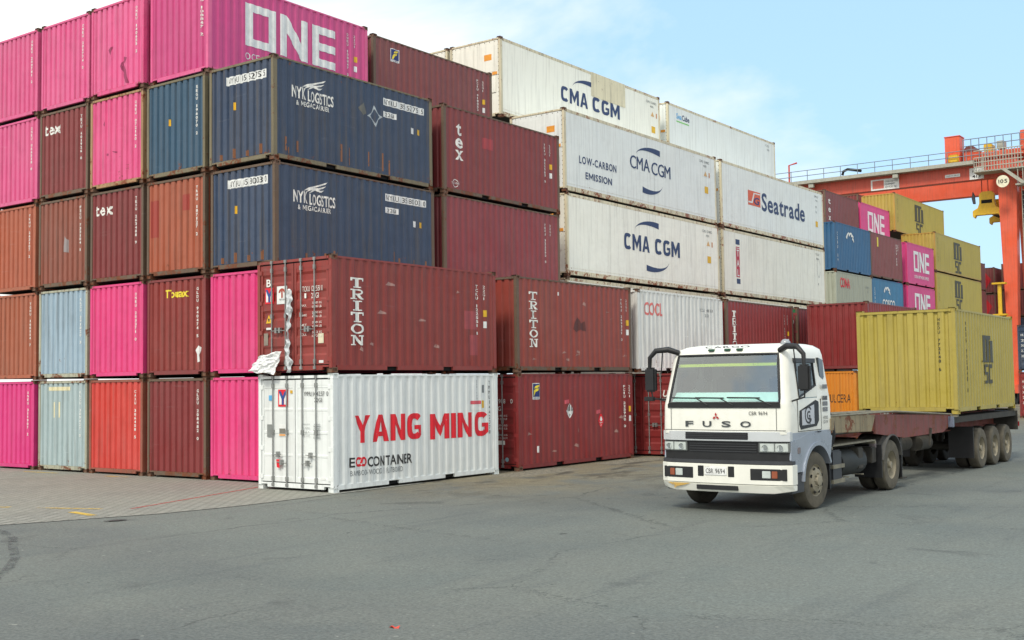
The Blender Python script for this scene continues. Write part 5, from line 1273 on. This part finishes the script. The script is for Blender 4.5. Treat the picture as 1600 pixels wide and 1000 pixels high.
fw = MB().lathe([(.0001, 0), (.46, 0), (.48, .03), (.46, .06), (.0001, .06)], 28, 'z', (0, 6.2, 1.02)); fw.build('fifth_wheel', BLACK, TRK)
MB().box(.98, 1.10, 5.6, 5.7, .92, 1.02).build('rear_lamp', plain('smoked_lens', (128, 120, 122), .2), TRK)
db = MB(); db.tube([(1.02, 2.92, 2.0), (1.06, 2.95, 1.8), (1.10, 3.00, 1.55), (1.10, 3.02, 1.3), (1.05, 3.0, 1.05)], [.06, .09, .13, .14, .12], 14)
db.tube([(.7, 2.95, 2.75), (.85, 2.95, 2.4), (1.02, 2.92, 2.0)], [.06, .06, .06], 10)
db.build('air_intake_duct', BLACK, TRK, smooth=50)
hs = MB()
for k, cx in enumerate((-.2, 0, .2)): hs.tube([(cx, 2.85, 1.8), (cx*1.5, 3.4, 1.35-.06*k), (cx*1.2, 4.3, 1.30), (cx, 5.0, 1.52)], .016, 6)
hs.build('air_hose', plain('red_hose', (110, 60, 50), .6), TRK, smooth=50)

# ---------------------------------------------------------------- trailer
TRL = empty('skeletal_trailer', (9.18, 0, 0), .0); tag(TRL, 'rusty red skeletal semi-trailer carrying the yellow container behind the truck', 'trailer')
RUSTRED = paint('rusty_red_trailer_paint', (132, 54, 46), rust=.62, dirt=.7, fade=.6, rough=.7)
BUFF = paint('rusty_buff_trailer_paint', (150, 136, 104), rust=.58, dirt=.6, rough=.7)
for s in (-1, 1):
    q = [(3.0, 1.56), (3.0, 1.30), (5.3, 1.24), (6.0, 1.22), (7.3, 1.02), (17.0, 1.02), (17.0, 1.40), (6.2, 1.46)]
    MB().prism(q, 'x', s*.46, s*.50).build('main_beam', RUSTRED, TRL)
    fl = MB(); fl.box(*sorted((s*.40, s*.56)), 7.35, 17.0, .99, 1.018); fl.box(*sorted((s*.40, s*.56)), 7.2, 17.0, 1.402, 1.43); fl.build('beam_flange', RUSTRED, TRL)
    gp = MB().prism([(2.75, 1.66), (2.75, 1.34), (5.1, 1.28), (5.35, 1.62)], 'x', s*1.02, s*1.07); gp.build('gooseneck_panel', BUFF, TRL, bevel=.01)
    sp_ = MB().prism([(5.4, 1.62), (5.4, 1.22), (7.2, 1.06), (10.1, 1.06), (10.9, 1.26), (10.9, 1.45)], 'x', s*1.00, s*1.05); sp_.build('side_rave', RUSTRED, TRL)
    MB().box(*sorted((s*.5, s*1.12)), 10.6, 17.0, 1.25, 1.40).build('side_beam', GRIME, TRL)
    lg_ = MB().box(*sorted((s*.88, s*1.02)), 7.0, 7.14, .50, 1.38); lg_.box(*sorted((s*.90, s*1.0)), 7.02, 7.12, .22, .50); lg_.box(*sorted((s*.82, s*1.08)), 6.92, 7.22, .19, .22)
    lg_.build('landing_leg', GRIME, TRL)
    for y in (13.3, 14.65, 15.95):
        wheel(TRL, 'trailer_wheel', s*.98, y, .52, s, True, True); wheel(TRL, 'trailer_wheel', s*.66, y, .52, s, True)
    MB().box(*sorted((s*.5, s*1.12)), 12.45, 12.48, .30, 1.10).build('mud_flap', PLBLACK, TRL)
    for y in (10.75, 16.68): MB().box(*sorted((s*.98, s*1.2)), y, y+.16, 1.40, 1.462).build('twist_lock', DUSTY, TRL)
    MB().box(*sorted((s*.9, s*1.18)), 17.06, 17.1, .95, 1.08).build('tail_lamp', plain('tail_red', (140, 30, 30), .25), TRL)
for y in (13.3, 14.65, 15.95): MB().lathe([(.075, -1.0), (.075, 1.0)], 12, 'x', (0, y, .52)).build('axle', GRIME, TRL)
for y in (5.4, 7.4, 9.0, 10.8, 12.3, 14.0, 15.3, 16.75): MB().box(-1.0, 1.0, y, y+.12, 1.28, 1.395).build('cross_member', RUSTRED, TRL)
MB().box(-1.15, 1.15, 17.0, 17.06, .85, 1.45).build('rear_bolster', GRIME, TRL)
MB().box(-1.12, 1.12, 2.76, 2.90, 1.40, 1.62).build('front_bolster', BUFF, TRL)
MB().box(-.95, .95, 3.0, 7.0, 1.28, 1.30).build('gooseneck_floor', GRIME, TRL)
MB().box(.86, 1.16, 10.55, 10.68, 1.16, 1.42).build('marker_lamp', plain('blue_grey_lens', (110, 118, 136), .3), TRL, bevel=.01)
MB().lathe([(.0001, 0), (.17, 0), (.17, .8), (.0001, .8)], 16, 'y', (.5, 8.2, .85)).build('air_tank', GRIME, TRL, smooth=40)
MB().lathe([(.0001, 0), (.17, 0), (.17, .8), (.0001, .8)], 16, 'y', (.55, 9.6, .80)).build('air_tank', GRIME, TRL, smooth=40)
MB().tube([(1.05, 9.0, .8), (1.08, 9.05, 1.2)], .03, 6).build('landing_crank', GRIME, TRL)
rl = MB()
for k in range(3): rl.tube([(1.06-.5*k, 2.8, 1.66), (1.08-.3*k, 6.5, 1.655), (1.1-.2*k, 10.7, 1.47)], .018, 6)
rl.build('tie_bar', DUSTY, TRL)
c = container('yellow container with charcoal lettering riding on the trailer behind the truck', 10.43, 10.69, 1.468, YELLOW, YELLOW, H=2.60, rz=.0133, casting=YELLOW); r = c.root
c.root.location = (10.43-CW/2, 10.69+.016, 1.468)
CHAR = plain('charcoal_lettering', (66, 64, 48))
msc_mark(c, 2.60, 1.98, .98, 1.26)
decal(r, 'number_lettering', stack('MEDU 772148 6', .98, 2.30, .50, .10, True), c.S, CHAR)
decal(r, 'number_lettering', stack('MEDU 772148 6', 2.03, 2.36, 1.04, .07, True), c.E, CHAR)

# ---------------------------------------------------------------- yard crane
CR = empty('gantry_crane', (-6.0, 88, 0)); tag(CR, 'tall orange red gantry crane spanning the far container stacks', 'crane')
CRO = paint('crane_orange_paint', (226, 88, 50), rust=.03, dirt=.25, fade=.2, rough=.45)
CRO_SHADE = paint('crane_shaded_orange_paint', (206, 78, 52), rust=.05, dirt=.3, fade=.3, rough=.5)  # crane orange darkened, walkway shade on the near girder put into the colour
GALV = plain('grey_walkway', (168, 168, 156), .6, .2, .15)
CYEL = plain('machine_yellow', (218, 176, 40), .5, var=.12)
for y in (0, 7.2):
    MB().box(-22.5, 1.8, y-.45, y+.45, 18.9+(.82 if y == 0 else .45), 21.0).build('girder', CRO_SHADE if y == 0 else CRO, CR, bevel=.03)
MB().box(-22.5, -20.9, .45, 6.75, 19.6, 20.9).build('end_tie', CRO_SHADE, CR)
for x, w0, w1 in ((.15, 1.6, .62), (-21.5, 1.2, .7)):
    for y in (0, 7.2):
        g = MB(); vs = []
        for z, w in ((1.6, w1), (19.75 if y == 0 else 19.4, w0)): vs += [(x-w/2, y-.5, z), (x+w/2, y-.5, z), (x+w/2, y+.5, z), (x-w/2, y+.5, z)]
        g.add(vs, [(0, 3, 2, 1), (4, 5, 6, 7)]+[(i, (i+1) % 4, 4+(i+1) % 4, 4+i) for i in range(4)]); g.build('leg', CRO, CR, bevel=.03)
    MB().box(x-.5, x+.5, -1.6, 8.8, .95, 1.7).build('sill_beam', CRO, CR)
    for y in (-1.0, .9, 6.3, 8.2): MB().lathe([(.3, -.2), (.75, -.25), (.8, 0), (.75, .25), (.3, .2)], 24, 'x', (x, y, .8)).build('wheel', BLACK, CR, smooth=40)
wk = MB().box(-22.5, -2.4, -1.35, -.46, 20.98, 21.30); wk.build('walkway', GALV, CR)
for y in (-1.32, 8.1):
    hr = MB()
    for zz in (21.75, 22.25): hr.tube([(-22.6, y, zz), (-.6, y, zz)], .035, 5)
    for k in range(14): hr.tube([(-22.4+k*1.62, y, 21.2), (-22.4+k*1.62, y, 22.27)], .035, 5)
    hr.build('handrail', plain('rail_grey', (120, 132, 142), .6), CR)
MB().box(-22.5, 1.0, -.40, -.2, 21.0, 21.42).build('crane_rail', CRO_SHADE, CR); MB().box(-22.4, -15, -.44, -.41, 21.32, 21.42).build('rail_edge', CYEL, CR)
lp = MB(); lp.tube([(-19.4, -1.2, 21.2), (-19.4, -1.2, 22.95), (-18.6, -1.2, 23.1)], .09, 6); lp.build('lamp_post', CRO_SHADE, CR)
MB().tube([(-14.2, -1.1, 21.4), (-14.1, -1.1, 21.75), (-13.7, -1.1, 21.9), (-13.0, -1.1, 21.75), (-12.4, -1.1, 21.6)], .13, 8).build('cable_hose', BLACK, CR, smooth=50)
bx = MB().box(-4.85, -3.55, -1.0, .4, 21.35, 23.65); bx.box(-4.9, -3.5, -1.05, .45, 23.65, 23.74); bx.build('cable_cabinet', CRO, CR, bevel=.02)
MB().box(-4.55, -3.65, -1.2, -.9, 21.3, 22.05).build('motor_cover', CYEL, CR, bevel=.1)
# trolley with its hoist
trl = MB().box(-2.6, 1.9, -.6, 7.8, 21.5, 22.05); trl.build('trolley_frame', CRO, CR, bevel=.03)
tm = MB(); tm.cyl((-2.9, -.3, 22.3), .55, 2.0, 'y', 18); tm.build('hoist_drum', plain('drum_dark', (110, 64, 62), .6), CR, smooth=40)
MB().box(-3.3, -1.9, -.9, .2, 21.35, 22.15).build('hoist_gearbox', CRO, CR, bevel=.06)
MB().box(-1.7, -1.0, -.5, .6, 21.9, 22.75).build('motor_cover', CYEL, CR, bevel=.06)
MB().box(-.6, .0, -.5, .5, 22.2, 22.9).build('control_box', GALV, CR, bevel=.03)
MB().cyl((2.55-.9, -.4, 21.9), .33, 1.65, 'z', 14).build('hoist_motor', CRO, CR, smooth=40)
mast = MB(); mast.tube([(2.9, 0, 20.3), (2.9, 0, 25.4)], .16, 6); mast.tube([(2.9, 0, 25.3), (1.9, 0, 25.3), (2.4, 0, 23.2)], .07, 6); mast.box(2.4, 3.3, -.4, .4, 22.8, 23.7); mast.box(2.5, 3.3, -.4, .4, 19.2, 22.0); mast.build('mast', CRO, CR)
hr = MB()
for zz in (22.6, 23.2): hr.tube([(-3.2, -1.3, zz), (2.2, -1.3, zz), (2.2, 2, zz)], .04, 5)
for k in range(9): hr.tube([(-3.2+k*.67, -1.3, 21.3), (-3.2+k*.67, -1.3, 23.2)], .04, 5)
hr.build('handrail', plain('rail_grey', (120, 132, 142), .6), CR)
# landing platform, stairs, cage and cabin
pf = MB().box(-2.2, 1.9, -2.2, -.5, 20.05, 20.15); pf.build('platform', GALV, CR)
ca = MB()
for k in range(14): ca.tube([(-1.4+k*.24, -2.2, 20.1), (-1.4+k*.24, -2.2, 21.9)], .04, 5)
for zz in (20.5, 20.9, 21.3, 21.9): ca.tube([(-2.1, -2.2, zz), (1.9, -2.2, zz)], .045, 5)
for k in range(5): ca.tube([(-2.1+k*.2, -2.2, 20.1), (-2.1+k*.2, -2.2, 21.3)], .035, 5)
ca.build('platform_cage', GALV, CR)
stt = MB().prism([(.1, 20.1), (.5, 20.1), (2.1, 18.7), (1.7, 18.7)], 'y', -2.3, -2.2); stt.prism([(.1, 20.1), (.5, 20.1), (2.1, 18.7), (1.7, 18.7)], 'y', -1.5, -1.4)
for k in range(7): stt.box(.3+k*.24, .6+k*.24, -2.2, -1.5, 20.0-k*.21, 20.04-k*.21)
stt.build('stair', GALV, CR)
hr = MB()
for k in range(5): hr.tube([(1.4+k*.4, -2.1, 18.7), (1.4+k*.4, -2.1, 20.6)], .04, 5)
hr.tube([(1.3, -2.1, 20.6), (3.2, -2.1, 20.6)], .04, 5); hr.box(1.2, 3.6, -2.2, -1.0, 18.6, 18.72); hr.build('lower_landing', GALV, CR)
MB().box(1.1, 3.4, .6, 3.0, 14.5, 18.5).build('service_cabin', plain('cabin_grey', (84, 84, 84), .7), CR, bevel=.05)
cb_ = MB().box(2.6, 5.2, -1.6, 1.2, 18.9, 21.0).build('driver_cabin', plain('cabin_cream', (176, 172, 160), .6), CR, bevel=.08)
MB().box(3.3, 4.9, -1.66, -1.59, 19.6, 20.6).build('window', plain('dark_glass', (40, 50, 56), .08, coat=.5), cb_)
ld = MB()
for x in (1.35, 1.85): ld.tube([(x, -.62, 1.7), (x, -.62, 18.7)], .04, 5)
for k in range(40): ld.tube([(1.35, -.62, 2+k*.42), (1.85, -.62, 2+k*.42)], .025, 5)
ld.build('ladder', GALV, CR)
pw = MB().box(1.1, 4.2, .6, 6.4, 1.75, 9.2); pw.box(1.4, 3.4, 1.0, 5.4, 9.3, 13.0); pw.build('power_house', plain('power_house_grey', (120, 120, 116), .7), CR, bevel=.05)
pj = MB()
for x in (-19.5, -16.0, -12.4, -8.6, -5.4, -1.4): pj.box(x, x+.10, -.475, -.452, 19.74, 20.98)
pj.build('stiffener_plate', CRO_SHADE, CR)
for x in (-17.5, -9.5): MB().box(x, x+.5, -1.25, -.85, 20.55, 20.95).build('flood_lamp', GALV, CR, bevel=.03)
def crsign(x0, z0, x1, z1, mat, y=-.47): return MB().box(x0, x1, y-.02, y+.01, z0, z1).build('sign_plate', mat, CR)
sg = crsign(-11.75, 19.72, -9.15, 20.72, CLEAN_WHITE)
decal(sg, 'lettering', rect(-11.6, 19.85, -10.55, 20.6), Face('-Y', -.49, 0), plain('sign_pink', (206, 110, 96)), .006)
decal(sg, 'lettering', text('CRANE AND PORT', -10.45, 20.38, .16, 1.2)+text('EQUIPMENT', -10.45, 20.12, .16, .9)+text('SERVICES INC', -10.45, 19.86, .16, 1.1), Face('-Y', -.49, 0), BLACK_INK, .006)
sg = crsign(-5.05, 20.15, -3.75, 20.42, CLEAN_WHITE); decal(sg, 'lettering', text('SAFETY FIRST', -4.95, 20.22, .13, 1.1), Face('-Y', -.49, 0), GREY_INK, .006)
sg = crsign(-2.95, 19.75, -1.75, 20.75, CLEAN_WHITE); decal(sg, 'lettering', text('417', -2.75, 19.88, .26, .8, True)+text('RTG', -2.7, 20.35, .2, .7), Face('-Y', -.49, 0), BLACK_INK, .006)
sg = MB().lathe([(.0001, 0), (.52, 0), (.52, .04), (.0001, .04)], 24, 'y', (.25, -2.45, 19.0)).build('number_disc', plain('cream_disc', (226, 222, 196), .6), CR)
decal(sg, 'lettering', text('105', -.10, 18.85, .32, .72, True), Face('-Y', -2.45, 0), BLACK_INK, .01)
decal(CR, 'lettering', stack('TERMINAL', 0.0, 11.2, 8.2, .22), Face('+X', .62, .3), WHITE_INK, .01)
rp_ = MB()
for x in (-2.7, -.9):
    for y in (2.5, 4.7): rp_.tube([(x, y, 18.6), (x, y, 21.5)], .035, 5)
rp_.build('hoist_rope', BLACK, CR)
SPR = empty('lifting_spreader', (-7.85, 91.6, 16.55)); tag(SPR, 'yellow lifting spreader hanging empty under the crane beam', 'spreader')
FR = [(-1.22, .05), (-1.05, -.12), (-.95, .12), (.95, .12), (1.05, -.12), (1.22, .05), (1.22, .55), (.78, .78), (.64, 1.2), (.64, 1.95), (.42, 2.2), (-.42, 2.2), (-.64, 1.95), (-.64, 1.2), (-.78, .78), (-1.22, .55)]
b_ = MB().prism(FR, 'y', -3.05, -2.6)
b_.build('end_frame', CYEL, SPR, bevel=.03)
bb = MB().prism(FR[:8]+FR[-2:], 'y', 2.6, 3.05); bb.build('end_frame', CYEL, SPR, bevel=.03)
MB().box(-.45, .45, -2.6, 2.6, .5, .9).build('telescopic_beam', GRIME, SPR, bevel=.03)
MB().box(-.8, .8, -1.2, 1.2, .9, 1.7).build('head_block', CYEL, SPR, bevel=.04)
MB().box(-.45, .45, -3.08, -3.04, 1.15, 1.45).build('window', DARK, SPR)
for sx in (-1, 1):
    for y in (-2.8, 2.8): MB().prism([(sx*1.0, 1.2), (sx*1.2, 1.2), (sx*1.3, 1.7), (sx*1.2, 2.3), (sx*1.05, 2.0)], 'y', y-.12, y+.12).build('flipper_arm', GREYPL, SPR, bevel=.02)
YP = empty('yellow_post', (-6.55, 86.5, 0)); tag(YP, 'slim yellow post with two flanges in front of the crane leg', 'post')
MB().cyl((0, 0, 0), .17, 10.3, 'z', 12).build('pole', CYEL, YP, smooth=40)
for z in (7.6, 10.3): MB().box(-.55, .55, -.35, .35, z, z+.14).build('flange', CYEL, YP)
